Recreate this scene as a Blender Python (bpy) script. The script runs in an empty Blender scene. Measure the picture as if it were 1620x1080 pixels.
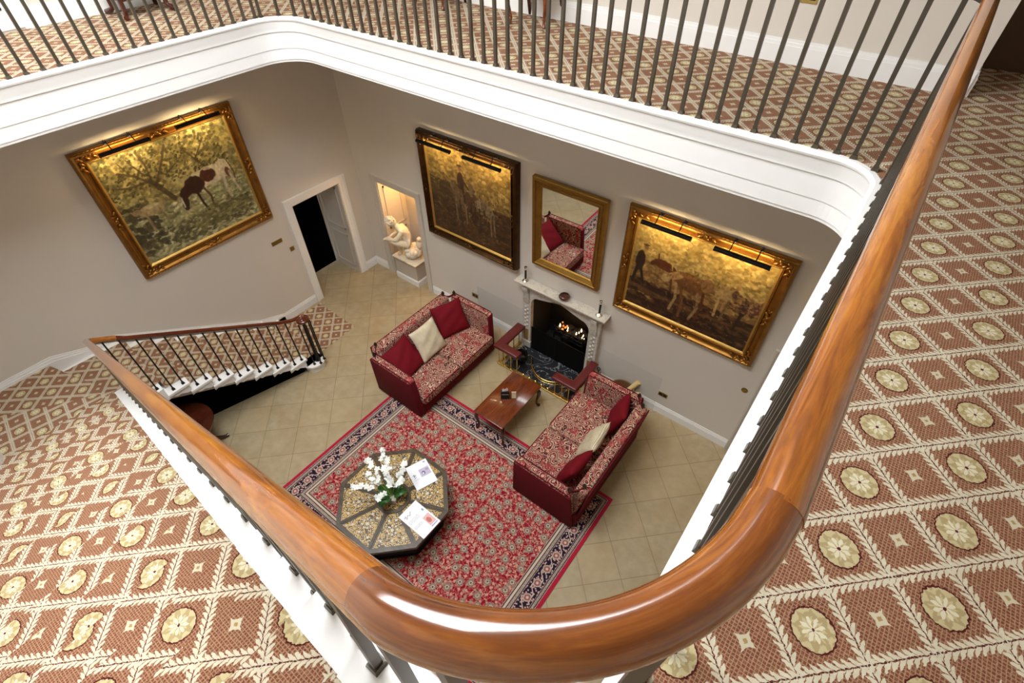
import bpy, bmesh, math, random
import numpy as np
from mathutils import Vector, Matrix
random.seed(7); RNG = np.random.default_rng(11)
PI = math.pi
SC = bpy.context.scene
COL = SC.collection
H = 5.35                      # gallery floor level
FX0, FY, FX1 = 1.685, -1.66, 8.095   # lines of baluster feet: left, back, right

# ------------------------------------------------------------------ helpers
def lin(c):
    c = c / 255.0
    return c / 12.92 if c <= 0.04045 else ((c + 0.055) / 1.055) ** 2.4
def rgb(r, g, b): return (lin(r), lin(g), lin(b), 1.0)

class MB:
    """collects shapes for ONE mesh"""
    def __init__(s): s.v = []; s.f = []; s.uv = []; s.mi = []
    def face(s, pts, uv=None, m=0):
        i = len(s.v); s.v += [tuple(p) for p in pts]
        s.f.append(list(range(i, i + len(pts)))); s.uv.append(uv); s.mi.append(m)
    def mesh(s, vs, fs, m=0, uvs=None):
        i = len(s.v); s.v += [tuple(p) for p in vs]
        for k, f in enumerate(fs):
            s.f.append([i + j for j in f]); s.uv.append(uvs[k] if uvs else None); s.mi.append(m)
        return s
    def hexa(s, p, m=0):
        # p: 4 bottom (ccw), 4 top
        return s.mesh(p, [(3, 2, 1, 0), (4, 5, 6, 7), (0, 1, 5, 4), (1, 2, 6, 5), (2, 3, 7, 6), (3, 0, 4, 7)], m)
    def box(s, x0, x1, y0, y1, z0, z1, m=0):
        return s.hexa([(x0, y0, z0), (x1, y0, z0), (x1, y1, z0), (x0, y1, z0), (x0, y0, z1), (x1, y0, z1), (x1, y1, z1), (x0, y1, z1)], m)
    def prism(s, poly, a0, a1, axis=2, m=0):
        n = len(poly)
        def P(q, a):
            if axis == 2: return (q[0], q[1], a)
            if axis == 1: return (q[0], a, q[1])
            return (a, q[0], q[1])
        vs = [P(q, a0) for q in poly] + [P(q, a1) for q in poly]
        fs = [list(range(n))[::-1], [n + i for i in range(n)]] + [(i, (i + 1) % n, n + (i + 1) % n, n + i) for i in range(n)]
        return s.mesh(vs, fs, m)
    def tube(s, path, r, seg=10, caps=True, uv=False, flat=1.0, sq=False, m=0):
        path = [Vector(p) for p in path]; n = len(path)
        rs = r if isinstance(r, (list, tuple)) else [r] * n
        T = []
        for i in range(n):
            d = path[min(i + 1, n - 1)] - path[max(i - 1, 0)]
            T.append(d.normalized() if d.length > 1e-9 else Vector((0, 0, 1)))
        up = Vector((0, 0, 1))
        if abs(T[0].dot(up)) > .95: up = Vector((1, 0, 0))
        nrm = (up - T[0] * up.dot(T[0])).normalized()
        vs = []; L = 0; us = []
        for i in range(n):
            nrm = (nrm - T[i] * nrm.dot(T[i])).normalized()
            b = T[i].cross(nrm)
            if i: L += (path[i] - path[i - 1]).length
            us.append(L)
            for k in range(seg):
                a = 2 * PI * (k + (.5 if sq else 0)) / seg
                vs.append(path[i] + (nrm * math.cos(a) * flat + b * math.sin(a)) * rs[i])
        fs = []; uvs = []
        for i in range(n - 1):
            for k in range(seg):
                k2 = (k + 1) % seg
                fs.append((i * seg + k, i * seg + k2, (i + 1) * seg + k2, (i + 1) * seg + k))
                a, b2 = k / seg, (k + 1) / seg
                uvs.append([(us[i], a), (us[i], b2), (us[i + 1], b2), (us[i + 1], a)])
        if caps:
            fs += [tuple(range(seg))[::-1], tuple((n - 1) * seg + k for k in range(seg))]; uvs += [[(0, 0)] * seg] * 2
        return s.mesh(vs, fs, m, uvs if uv else None)
    def lathe(s, prof, seg=20, c=(0, 0, 0), m=0):
        vs = []
        for (r, z) in prof:
            for k in range(seg):
                a = 2 * PI * k / seg; vs.append((c[0] + r * math.cos(a), c[1] + r * math.sin(a), c[2] + z))
        n = len(prof); fs = []
        for i in range(n - 1):
            for k in range(seg):
                k2 = (k + 1) % seg; fs.append((i * seg + k, i * seg + k2, (i + 1) * seg + k2, (i + 1) * seg + k))
        fs += [tuple(range(seg))[::-1], tuple((n - 1) * seg + k for k in range(seg))]
        return s.mesh(vs, fs, m)
    def ball(s, c, r, seg=8, rings=6, sc=(1, 1, 1), rot=None, m=0):
        vs = []; fs = []
        M = rot or Matrix.Identity(3)
        for i in range(rings + 1):
            t = PI * i / rings
            for k in range(seg):
                a = 2 * PI * k / seg
                p = Vector((math.sin(t) * math.cos(a) * sc[0], math.sin(t) * math.sin(a) * sc[1], math.cos(t) * sc[2])) * r
                vs.append(Vector(c) + M @ p)
        for i in range(rings):
            for k in range(seg):
                k2 = (k + 1) % seg; fs.append((i * seg + k, (i + 1) * seg + k, (i + 1) * seg + k2, i * seg + k2))
        return s.mesh(vs, fs, m)
    def build(s, name, mats, parent=None, smooth=None, bevel=0, bseg=2, subsurf=0):
        me = bpy.data.meshes.new(name)
        me.from_pydata([tuple(v) for v in s.v], [], s.f)
        if not isinstance(mats, (list, tuple)): mats = [mats]
        for m in mats: me.materials.append(m)
        me.polygons.foreach_set('material_index', s.mi)
        if any(u is not None for u in s.uv):
            ul = me.uv_layers.new(name='UVMap')
            for p, u in zip(me.polygons, s.uv):
                if u is None: continue
                for li, q in zip(p.loop_indices, u): ul.data[li].uv = q
        bm = bmesh.new(); bm.from_mesh(me)
        bmesh.ops.remove_doubles(bm, verts=bm.verts, dist=1e-5)
        bmesh.ops.recalc_face_normals(bm, faces=bm.faces)
        if bevel:
            ed = [e for e in bm.edges if len(e.link_faces) == 2 and e.calc_face_angle(0) > .5]
            bmesh.ops.bevel(bm, geom=ed, offset=bevel, segments=bseg, profile=.5, affect='EDGES', clamp_overlap=True)
        bm.to_mesh(me); bm.free()
        if smooth is not None:
            me.shade_smooth()
            if smooth < 180: me.set_sharp_from_angle(angle=math.radians(smooth))
        o = bpy.data.objects.new(name, me); COL.objects.link(o)
        if parent is not None: o.parent = parent
        if subsurf:
            md = o.modifiers.new('Subdivision', 'SUBSURF'); md.levels = subsurf; md.render_levels = subsurf
        return o

def thing(name, label, cat, loc=(0, 0, 0), rz=0, group=None):
    o = bpy.data.objects.new(name, None); COL.objects.link(o)
    o.location = loc; o.rotation_euler = (0, 0, rz); o.empty_display_size = .1
    o['label'] = label; o['category'] = cat
    if group: o['group'] = group
    return o
def tag(o, label, cat, group=None):
    o['label'] = label; o['category'] = cat
    if group: o['group'] = group
    return o
def struct(o): o['kind'] = 'structure'; return o
def sroot(name, loc=(0, 0, 0)):
    o = bpy.data.objects.new(name, None); COL.objects.link(o); o.location = loc; o['kind'] = 'structure'; return o
def dup(o, parent=None, loc=None):
    c = o.copy(); COL.objects.link(c)
    if parent is not None: c.parent = parent
    if loc is not None: c.location = loc
    for ch in list(o.children):
        dup(ch, c)
    return c

# ------------------------------------------------------------------ node maths
class X:
    def __init__(s, nt, k): s.nt = nt; s.k = k
    def _op(s, op, *a):
        n = s.nt.nodes.new('ShaderNodeMath'); n.operation = op
        for i, q in enumerate((s,) + a):
            if isinstance(q, X): s.nt.links.new(q.k, n.inputs[i])
            else: n.inputs[i].default_value = q
        return X(s.nt, n.outputs[0])
    def c(s, v):
        n = s.nt.nodes.new('ShaderNodeValue'); n.outputs[0].default_value = v; return X(s.nt, n.outputs[0])
    def __add__(s, o): return s._op('ADD', o)
    __radd__ = __add__
    def __sub__(s, o): return s._op('SUBTRACT', o)
    def __rsub__(s, o): return (s * -1.0) + o
    def __mul__(s, o): return s._op('MULTIPLY', o)
    __rmul__ = __mul__
    def __truediv__(s, o): return s._op('DIVIDE', o)
    def abs(s): return s._op('ABSOLUTE')
    def frac(s): return s._op('FRACT')
    def floor(s): return s._op('FLOOR')
    def sqrt(s): return s._op('SQRT')
    def sin(s): return s._op('SINE')
    def cos(s): return s._op('COSINE')
    def atan2(s, o): return s._op('ARCTAN2', o)
    def min(s, o): return s._op('MINIMUM', o)
    def max(s, o): return s._op('MAXIMUM', o)
    def lt(s, o): return s._op('LESS_THAN', o)
    def gt(s, o): return s._op('GREATER_THAN', o)
    def pw(s, o): return s._op('POWER', o)
    def ss(s, lo, hi):
        n = s.nt.nodes.new('ShaderNodeMapRange'); n.interpolation_type = 'SMOOTHSTEP'
        s.nt.links.new(s.k, n.inputs[0]); n.inputs[1].default_value = lo; n.inputs[2].default_value = hi
        return X(s.nt, n.outputs[0])

class Mat:
    def __init__(s, name, rough=.6, spec=.5, metal=0, coat=0, coat_rough=.05):
        s.m = bpy.data.materials.new(name); s.m.use_nodes = True; s.nt = s.m.node_tree
        s.b = s.nt.nodes['Principled BSDF']
        s.b.inputs['Roughness'].default_value = rough; s.b.inputs['Metallic'].default_value = metal
        s.b.inputs['Specular IOR Level'].default_value = spec
        s.b.inputs['Coat Weight'].default_value = coat; s.b.inputs['Coat Roughness'].default_value = coat_rough
    def coords(s, kind='Object'):
        n = s.nt.nodes.new('ShaderNodeTexCoord'); return n.outputs[kind]
    def sep(s, sock):
        n = s.nt.nodes.new('ShaderNodeSeparateXYZ'); s.nt.links.new(sock, n.inputs[0])
        return [X(s.nt, n.outputs[i]) for i in range(3)]
    def comb(s, x, y, z=0.0):
        n = s.nt.nodes.new('ShaderNodeCombineXYZ')
        for i, q in enumerate((x, y, z)):
            if isinstance(q, X): s.nt.links.new(q.k, n.inputs[i])
            else: n.inputs[i].default_value = q
        return n.outputs[0]
    def noise(s, vec, scale, detail=3, rough=.5, dist=0):
        n = s.nt.nodes.new('ShaderNodeTexNoise'); s.nt.links.new(vec, n.inputs['Vector'])
        n.inputs['Scale'].default_value = scale; n.inputs['Detail'].default_value = detail
        n.inputs['Roughness'].default_value = rough; n.inputs['Distortion'].default_value = dist
        return X(s.nt, n.outputs[0])
    def noisecol(s, vec, scale, detail=2):
        n = s.nt.nodes.new('ShaderNodeTexNoise'); s.nt.links.new(vec, n.inputs['Vector'])
        n.inputs['Scale'].default_value = scale; n.inputs['Detail'].default_value = detail
        return n.outputs['Color']
    def vor(s, vec, scale, feature='F1', rnd=1.0, out='Distance', dim='3D'):
        n = s.nt.nodes.new('ShaderNodeTexVoronoi'); n.voronoi_dimensions = dim; n.feature = feature
        s.nt.links.new(vec, n.inputs['Vector']); n.inputs['Scale'].default_value = scale
        n.inputs['Randomness'].default_value = rnd
        return X(s.nt, n.outputs[out])
    def voronode(s, vec, scale, rnd=1.0, dim='2D'):
        n = s.nt.nodes.new('ShaderNodeTexVoronoi'); n.voronoi_dimensions = dim
        s.nt.links.new(vec, n.inputs['Vector']); n.inputs['Scale'].default_value = scale
        n.inputs['Randomness'].default_value = rnd
        return n
    def vmath(s, op, a, b):
        n = s.nt.nodes.new('ShaderNodeVectorMath'); n.operation = op
        for i, q in enumerate((a, b)):
            if isinstance(q, (tuple, list)): n.inputs[i].default_value = q
            elif isinstance(q, float): n.inputs['Scale'].default_value = q
            else: s.nt.links.new(q, n.inputs[i])
        return n.outputs[0]
    def mix(s, f, a, b):
        n = s.nt.nodes.new('ShaderNodeMix'); n.data_type = 'RGBA'
        if isinstance(f, X): s.nt.links.new(f.k, n.inputs[0])
        else: n.inputs[0].default_value = f
        for i, q in ((6, a), (7, b)):
            if isinstance(q, tuple): n.inputs[i].default_value = q
            else: s.nt.links.new(q, n.inputs[i])
        return n.outputs[2]
    def ramp(s, f, stops):
        n = s.nt.nodes.new('ShaderNodeValToRGB'); s.nt.links.new(f.k, n.inputs[0])
        cr = n.color_ramp
        while len(cr.elements) < len(stops): cr.elements.new(.5)
        for e, (p, c) in zip(cr.elements, stops): e.position = p; e.color = c
        return n.outputs[0]
    def col(s, c):
        if isinstance(c, tuple): s.b.inputs['Base Color'].default_value = c
        else: s.nt.links.new(c, s.b.inputs['Base Color'])
        return s
    def rough(s, f):
        s.nt.links.new(f.k, s.b.inputs['Roughness']); return s
    def bump(s, f, strength=.3, dist=.01):
        n = s.nt.nodes.new('ShaderNodeBump'); n.inputs['Strength'].default_value = strength
        n.inputs['Distance'].default_value = dist
        s.nt.links.new(f.k, n.inputs['Height']); s.nt.links.new(n.outputs[0], s.b.inputs['Normal']); return s
    def emit(s, c, st):
        s.b.inputs['Emission Color'].default_value = c; s.b.inputs['Emission Strength'].default_value = st; return s

def plain(name, c, rough=.6, metal=0, spec=.5, coat=0, var=.06, scale=6):
    """a paint or metal with a little procedural variation"""
    m = Mat(name, rough, spec, metal, coat)
    n = m.noise(m.coords(), scale, 3)
    d = tuple(max(0, q * (1 - var)) for q in c[:3]) + (1,); e = tuple(min(1, q * (1 + var)) for q in c[:3]) + (1,)
    return m.col(m.mix(n, d, e)).m

# ------------------------------------------------------------------ materials
M = {}
M['white'] = plain('white_paint', (.80, .79, .77, 1), .38, var=.02)
M['wall'] = plain('warm_grey_wall_paint', rgb(210, 202, 191), .75, var=.025, scale=1.5)
M['ceil'] = plain('ceiling_paint', (.80, .79, .77, 1), .8, var=.02)
M['offwhite'] = plain('off_white_woodwork', rgb(200, 193, 182), .45, var=.03)
M['black'] = plain('black_paint', (.006, .006, .007, 1), .55)
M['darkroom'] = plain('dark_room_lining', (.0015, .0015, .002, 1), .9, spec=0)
M['deepblack'] = plain('understair_shade_black', (.002, .002, .002, 1), .9, spec=0)  # near-black for the sheet that imitates shade under the stairs
M['iron'] = plain('bronze_painted_iron', rgb(82, 74, 62), .38, .5, var=.15, scale=30)
M['ironlit'] = plain('bounce_lit_iron', rgb(138, 132, 124), .4, .4, var=.12, scale=20)  # lighter copy of the iron, white bounce light put into its colour
M['ironblack'] = plain('black_iron', (.012, .011, .010, 1), .4, .5)
M['brass'] = plain('polished_brass', (.62, .46, .16, 1), .22, 1)
M['oldbrass'] = plain('aged_brass', (.36, .25, .08, 1), .35, 1)
M['silver'] = plain('silver_plate', (.75, .73, .70, 1), .18, 1)
M['darkred'] = plain('plain_red_upholstery', rgb(96, 14, 24), .85, spec=.2, var=.12, scale=25)
M['velvet'] = plain('crimson_velvet', rgb(104, 6, 20), .8, spec=.2, var=.18, scale=9)
M['leather'] = plain('oxblood_leather', rgb(88, 26, 27), .36, var=.1, scale=12)
M['darkwood'] = plain('dark_turned_wood', (.018, .008, .005, 1), .3, coat=.4)
M['soot'] = plain('sooty_brick', (.008, .007, .006, 1), .9)
M['paper'] = plain('cream_card', rgb(222, 205, 170), .8)
M['logs'] = plain('split_log_ends', rgb(214, 186, 130), .9, var=.2, scale=40)
M['wicker'] = plain('brown_wicker', rgb(110, 78, 45), .8, var=.3, scale=60)
M['brownpaint'] = plain('brown_grained_door', rgb(74, 50, 18), .5, var=.12, scale=5)
M['leaf'] = plain('orchid_leaf', rgb(52, 104, 40), .4, var=.3, scale=20)
M['stem'] = plain('orchid_stem', rgb(120, 140, 70), .5)
M['petal'] = plain('white_petal', (.86, .87, .82, 1), .55, var=.04, scale=40)
M['ember'] = Mat('glowing_ember', .8).col((.1, .02, .005, 1)).emit((1, .22, .04, 1), .8).m
M['flame'] = Mat('gas_flame', .8).col((.2, .08, .02, 1)).emit((1, .62, .26, 1), 4).m
M['lamp'] = Mat('picture_lamp_tube', .5).col((.9, .8, .5, 1)).emit((1, .72, .32, 1), 3).m
g = Mat('clear_acrylic', .08); g.col((.62, .62, .58, 1)); g.b.inputs['Alpha'].default_value = .09
M['acrylic'] = g.m
g = Mat('vase_glass', .05); g.col((.80, .78, .62, 1)); g.b.inputs['Transmission Weight'].default_value = .55; M['vase'] = g.m
g = Mat('mirror_glass', .02, metal=1); g.col((.86, .86, .83, 1)); M['mirror'] = g.m

def mat_carpet():
    m = Mat('trellis_carpet', .95, .1)
    u0, v0, _ = m.sep(m.coords('UV'))
    nv = m.noise(m.comb(u0, v0), 85, 2); nv2 = m.noise(m.comb(u0 + 5.3, v0 + 2.1), 85, 2)
    u = u0 + (nv - .5) * .011; v = v0 + (nv2 - .5) * .011
    S = .277
    p = (u - 8.441) / S; q = (v + 4.432) / .2785
    fa = (p + .5).frac() - .5; fb = (q + .5).frac() - .5
    r = (fa * fa + fb * fb).sqrt() * S
    th = fb.atan2(fa)
    sa = (p.frac() - .5).abs() * S; sb = (q.frac() - .5).abs() * S
    weave = m.noise(m.comb(u, v), 55, 2)
    # ground: brick red woven with tan threads
    wx = (u0 * 96 + (nv - .5) * .5).frac(); wy = (v0 * 96 + (nv2 - .5) * .5).frac()
    thr = wx.lt(.26).max(wy.lt(.26))
    thr2 = m.noise(m.comb(u0, v0), 130, 1).gt(.56) * .22
    c = m.mix(weave, rgb(98, 50, 38), rgb(130, 78, 60))
    c = m.mix((thr * .62 + thr2).min(.8), c, rgb(168, 140, 108))
    # trellis of leaves along both diagonals
    def vine(c, a, b):
        t = ((a).frac() - .5) * (S * .7071)          # signed distance from the stem
        ta = t.abs()
        ph = (b * 9.0 + ta * 42.0 + t.gt(0.0) * .5)
        w = ph.frac()
        wide = (w * PI).sin() * .019 + .0045
        leaf = ta.lt(wide) * w.gt(.10) * ta.gt(.0020)
        c = m.mix(leaf, c, m.mix(weave, rgb(178, 168, 142), rgb(212, 204, 182)))
        stem = ta.lt(.0022) * (b * 18).frac().lt(.6)
        return m.mix(stem, c, rgb(78, 40, 42))
    c = vine(c, p + q, p - q)
    c = vine(c, p - q, p + q)
    # four pointed star
    star = (sa.pw(.62) + sb.pw(.62)).lt(.125)
    c = m.mix(star, c, m.mix((sa + sb).lt(.008), rgb(190, 180, 154), rgb(158, 130, 86)))
    # medallion
    wob = (th * 22).sin() * .0012
    c = m.mix((r + wob).lt(.061), c, rgb(76, 28, 26))
    pet = (th * 4).cos().abs()
    body = m.mix((r * 26 + pet * .6 + weave * .9).frac().lt(.45), rgb(164, 146, 106), rgb(184, 170, 130))
    inner = m.mix(((r - .012) * 40).lt(pet * .9) * (th * 8).cos().gt(-.55), body, rgb(206, 198, 170))
    c = m.mix((r + wob * .7).lt(.0562), c, inner)
    c = m.mix(r.lt(.0052), c, rgb(84, 30, 40))
    m.col(c); m.bump(weave * .5 + thr * .3, .25, .006)
    return m.m
M['carpet'] = mat_carpet()

def mat_rug(hx, hy):
    m = Mat('persian_rug', .95, .1)
    x, y, _ = m.sep(m.coords())
    vec = m.comb(x, y)
    ex = hx - x.abs(); ey = hy - y.abs()
    e = ex.min(ey)
    side = ex.lt(ey)                       # 1 on the short sides
    along = side * y + (1.0 - side) * x
    n1 = m.noise(vec, 60, 2)
    warp = m.vmath('ADD', vec, m.vmath('SCALE', m.noisecol(vec, 9, 2), .05))
    # field
    c = m.mix(n1, rgb(122, 16, 32), rgb(150, 30, 46))
    vine = (m.noise(vec, 11, 1, dist=1.2) - .5).abs().lt(.016).max((m.noise(m.vmath('ADD', vec, (7.0, 3.0, 0.0)), 17, 1, dist=1.0) - .5).abs().lt(.014))
    c = m.mix(vine, c, rgb(206, 150, 128))
    def flowers(c, scale, off, r0, ca, cb):
        vn = m.voronode(m.vmath('ADD', vec, off), scale, .62)
        d = X(m.nt, vn.outputs['Distance'])
        pv = m.vmath('SUBTRACT', m.vmath('ADD', vec, off), vn.outputs['Position'])
        px, py, _ = m.sep(pv)
        a = py.atan2(px)
        rr = d + (a * 7).sin() * (r0 * .14)
        c = m.mix(rr.lt(r0), c, ca)
        c = m.mix(rr.lt(r0 * .80) * rr.gt(r0 * .62), c, cb)
        c = m.mix(((a * 7).cos().gt(.2)) * d.lt(r0 * .55) * d.gt(r0 * .25), c, rgb(206, 190, 168))
        return m.mix(d.lt(r0 * .2), c, rgb(96, 40, 44))
    c = flowers(c, 11.5, (3.1, 1.7, 0.0), .20, rgb(206, 160, 140), rgb(150, 30, 44))
    c = flowers(c, 5.6, (0.0, 0.0, 0.0), .29, rgb(146, 130, 112), rgb(118, 86, 80))
    c = flowers(c, 9.0, (1.3, 5.7, 0.0), .16, rgb(150, 134, 114), rgb(120, 70, 70))
    # borders, counted from the outer edge
    grey = m.mix((m.vor(vec, 70, dim='2D')).lt(.28), rgb(164, 152, 136), rgb(110, 70, 72))
    b = m.mix(n1, rgb(26, 22, 40), rgb(44, 34, 48))
    mid = e - .205
    t = (along * 4.55).frac() - .5
    rm = ((t / 4.55) * (t / 4.55) + mid * mid).sqrt()
    an = mid.atan2(t)
    zig = (mid - ((along * 4.55 * PI * 2).sin()) * .042).abs()
    b = m.mix(zig.lt(.008), b, rgb(196, 178, 160))
    sm = m.vor(m.comb(along, e), 26, dim='2D')
    b = m.mix(sm.lt(.30), b, rgb(176, 132, 128))
    b = m.mix(sm.lt(.13), b, rgb(196, 184, 164))
    b = m.mix((rm + (an * 8).sin() * .006).lt(.056), b, rgb(174, 160, 140))
    b = m.mix((rm + (an * 8).sin() * .004).lt(.040), b, rgb(150, 84, 88))
    b = m.mix(rm.lt(.018), b, rgb(188, 176, 150))
    c2 = grey
    c2 = m.mix((e - .205).abs().lt(.085), c2, b)
    for q in (.066, .108, .302, .350, .392): c2 = m.mix((e - q).abs().lt(.006), c2, rgb(70, 40, 52))
    c2 = m.mix((e - .37).abs().lt(.014), c2, rgb(196, 178, 156))
    c2 = m.mix(e.lt(.05), c2, m.mix(n1, rgb(150, 24, 46), rgb(176, 40, 60)))
    c = m.mix(e.lt(.41), c, c2)
    m.col(c); m.bump(n1, .2, .004)
    return m.m

def mat_paisley():
    m = Mat('red_paisley_fabric', .9, .15)
    v = m.coords()
    w = m.vmath('ADD', v, m.vmath('SCALE', m.noisecol(v, 7, 1), .09))
    n1 = m.noise(v, 40, 2)
    c = m.mix(n1, rgb(132, 36, 44), rgb(164, 64, 66))
    d = m.vor(w, 7.4, rnd=.85)
    ring = (d * 6.0 + (n1 - .5) * .35).frac()
    small = m.vor(w, 30, rnd=.8)
    zone = m.noise(v, 6, 2)
    curl = (m.noise(w, 15, 1, dist=2.0) - .5).abs()
    c = m.mix(ring.lt(.25) * zone.gt(.41), c, m.mix(n1, rgb(186, 160, 136), rgb(208, 188, 164)))
    c = m.mix(ring.gt(.66) * zone.gt(.36), c, rgb(46, 12, 16))
    c = m.mix(curl.lt(.014), c, rgb(200, 178, 152))
    c = m.mix((small.lt(.2)) * zone.gt(.52), c, rgb(70, 22, 22))
    c = m.mix(d.lt(.07), c, rgb(60, 20, 20))
    m.col(c); m.bump(ring * .4 + n1, .15, .004)
    return m.m
M['paisley'] = mat_paisley()

def mat_cream(name, rib=False):
    m = Mat(name, .75, .3)
    v = m.coords(); n = m.noise(v, 9, 4)
    x, y, z = m.sep(v)
    c = m.mix(n, rgb(176, 160, 128), rgb(226, 216, 190))
    if rib: c = m.mix(((x * 58).frac() - .5).abs().gt(.36), c, rgb(150, 134, 104))
    m.col(c); return m.m
M['cream'] = mat_cream('cream_damask'); M['creamrib'] = mat_cream('cream_ribbed_fabric', True)

def mat_stone():
    m = Mat('sandstone_flags', .5, .35)
    x, y, _ = m.sep(m.coords())
    S = .505
    a = (x + y) * (.7071 / S) + .13; b = (x - y) * (.7071 / S) + .41
    jit = m.noise(m.comb(x, y), 1.3, 2)
    row = b.floor()
    a = a + (row * .37).frac() * .0
    ta = a.floor(); tb = b.floor()
    idn = m.nt.nodes.new('ShaderNodeTexWhiteNoise'); m.nt.links.new(m.comb(ta, tb), idn.inputs['Vector'])
    idv = X(m.nt, idn.outputs['Value'])
    fine = m.noise(m.comb(x, y), 7, 5, .6)
    g = ((a.frac() - .5).abs().max((b.frac() - .5).abs()))
    c = m.mix(fine, rgb(134, 118, 90), rgb(184, 168, 136))
    c = m.mix(idv * .5, c, rgb(172, 152, 116))
    c = m.mix(m.noise(m.comb(x, y), 2.2, 4).ss(.45, .75) * .5, c, rgb(150, 126, 88))
    c = m.mix((g + (fine - .5) * .006).gt(.490) * .50, c, rgb(104, 84, 56))
    m.col(c); m.bump(fine * .6 - g.gt(.489) * .6, .2, .006)
    m.rough(fine * .25 + .33)
    return m.m
M['stone'] = mat_stone()

def mat_wood(name, ca, cb, cc, lx, rough=.16, coat=.7, uvmap=False, ls=3.0, cs=34.0):
    m = Mat(name, rough, .5, 0, coat, .06)
    if uvmap:
        u, v, _ = m.sep(m.coords('UV'))
        an = v * (2 * PI)
        vec = m.comb(u * ls, an.sin() * .034 * cs, an.cos() * .034 * cs)
    else:
        x, y, z = m.sep(m.coords())
        q = [x * cs, y * cs, z * cs]; q[lx] = [x, y, z][lx] * ls
        vec = m.comb(*q)
    n = m.noise(vec, 1.6, 5, .62, .9)
    n2 = m.noise(vec, 7, 3, .6)
    big = m.noise(vec, .45, 2)
    f = (n * .7 + n2 * .2 + big * .5 - .2)
    m.col(m.ramp(f, [(.25, ca), (.5, cb), (.78, cc)]))
    return m.m
M['rail'] = mat_wood('polished_mahogany_rail', rgb(92, 44, 9), rgb(148, 84, 22), rgb(186, 124, 42), 0, .2, .8, True)
M['railred'] = mat_wood('darker_mahogany_rail', rgb(70, 30, 6), rgb(122, 64, 15), rgb(170, 106, 34), 0, .2, .8, True)
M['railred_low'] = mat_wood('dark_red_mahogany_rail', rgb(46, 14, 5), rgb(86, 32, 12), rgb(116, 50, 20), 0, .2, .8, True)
M['mahog'] = mat_wood('mahogany', rgb(62, 22, 8), rgb(104, 46, 18), rgb(128, 62, 26), 1, .22, .5, ls=2.5, cs=22)
M['mahogdark'] = mat_wood('dark_mahogany', rgb(34, 10, 5), rgb(64, 22, 10), rgb(84, 32, 14), 2, .25, .5, ls=4, cs=20)
M['frame_wood'] = mat_wood('dark_table_frame', rgb(44, 34, 22), rgb(74, 60, 42), rgb(100, 86, 64), 0, .35, .3, ls=10, cs=60)

def mat_marble(name, base, vein, scale, width, rough=.2):
    m = Mat(name, rough, .5)
    v = m.coords()
    n = (m.noise(v, scale, 4, .6, 1.6) - .5).abs()
    n2 = m.noise(v, scale * 2.3, 3)
    m.col(m.mix(n.ss(0, width), vein, m.mix(n2, base, tuple(q * .82 for q in base[:3]) + (1,))))
    return m.m
M['marble'] = mat_marble('white_grey_marble', rgb(205, 200, 190), rgb(172, 165, 154), 4, .03)
M['blackmarble'] = mat_marble('black_veined_marble', (.020, .021, .025, 1), rgb(150, 150, 158), 2.6, .014, .14)
M['statue'] = plain('statue_marble', rgb(226, 214, 192), .5, var=.08, scale=14)
M['plinth'] = plain('grey_plinth_paint', rgb(190, 180, 168), .6, var=.03)

def mat_gilt(name, ca, cb, rough=.32):
    m = Mat(name, rough, .5, .85)
    v = m.coords(); n = m.noise(v, 9, 4, .6); n2 = m.noise(v, 70, 3)
    m.col(m.mix(n, ca, cb)); m.bump(n2, .5, .006); return m.m
M['gilt'] = mat_gilt('carved_gilt', rgb(104, 66, 26), rgb(176, 126, 56))
M['giltdark'] = mat_gilt('dark_carved_gilt', rgb(44, 28, 14), rgb(92, 62, 30))
M['giltlight'] = mat_gilt('mirror_gilt', rgb(128, 92, 34), rgb(176, 138, 66), .42)
M['slip'] = mat_gilt('gilt_slip', rgb(176, 140, 70), rgb(214, 178, 104), .4)

def mat_inlay():
    m = Mat('gilt_inlay_with_pearl', .35, .5)
    v = m.coords()
    w = m.vmath('ADD', v, m.vmath('SCALE', m.noisecol(v, 14, 1), .04))
    n = m.noise(v, 60, 2)
    sc = (m.noise(w, 15, 1, dist=2.2) - .5).abs()
    c = m.mix(n, rgb(54, 38, 20), rgb(84, 62, 32))
    c = m.mix(sc.lt(.085), c, m.mix(n, rgb(176, 138, 72), rgb(212, 178, 108)))
    d = m.vor(v, 15, rnd=.55, dim='2D')
    c = m.mix(d.lt(.24), c, rgb(70, 50, 28))
    c = m.mix(d.lt(.13), c, rgb(206, 200, 184))
    d2 = m.vor(v, 36, rnd=.8, dim='2D')
    c = m.mix(d2.lt(.12), c, rgb(196, 184, 150))
    return m.col(c).m
M['inlay'] = mat_inlay()
def mat_paint():
    m = Mat('painted_surface', .42, .4)
    n = m.nt.nodes.new('ShaderNodeAttribute'); n.attribute_name = 'paint'
    k = m.noise(m.coords(), 90, 2)
    m.nt.links.new(n.outputs['Color'], m.b.inputs['Base Color']); m.bump(k, .15, .004)
    return m.m
M['paint'] = mat_paint()
def mat_fret():
    m = Mat('black_mesh_guard', .6, .1); m.col((.003, .003, .003, 1)); return m.m
M['guard'] = mat_fret()

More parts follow.
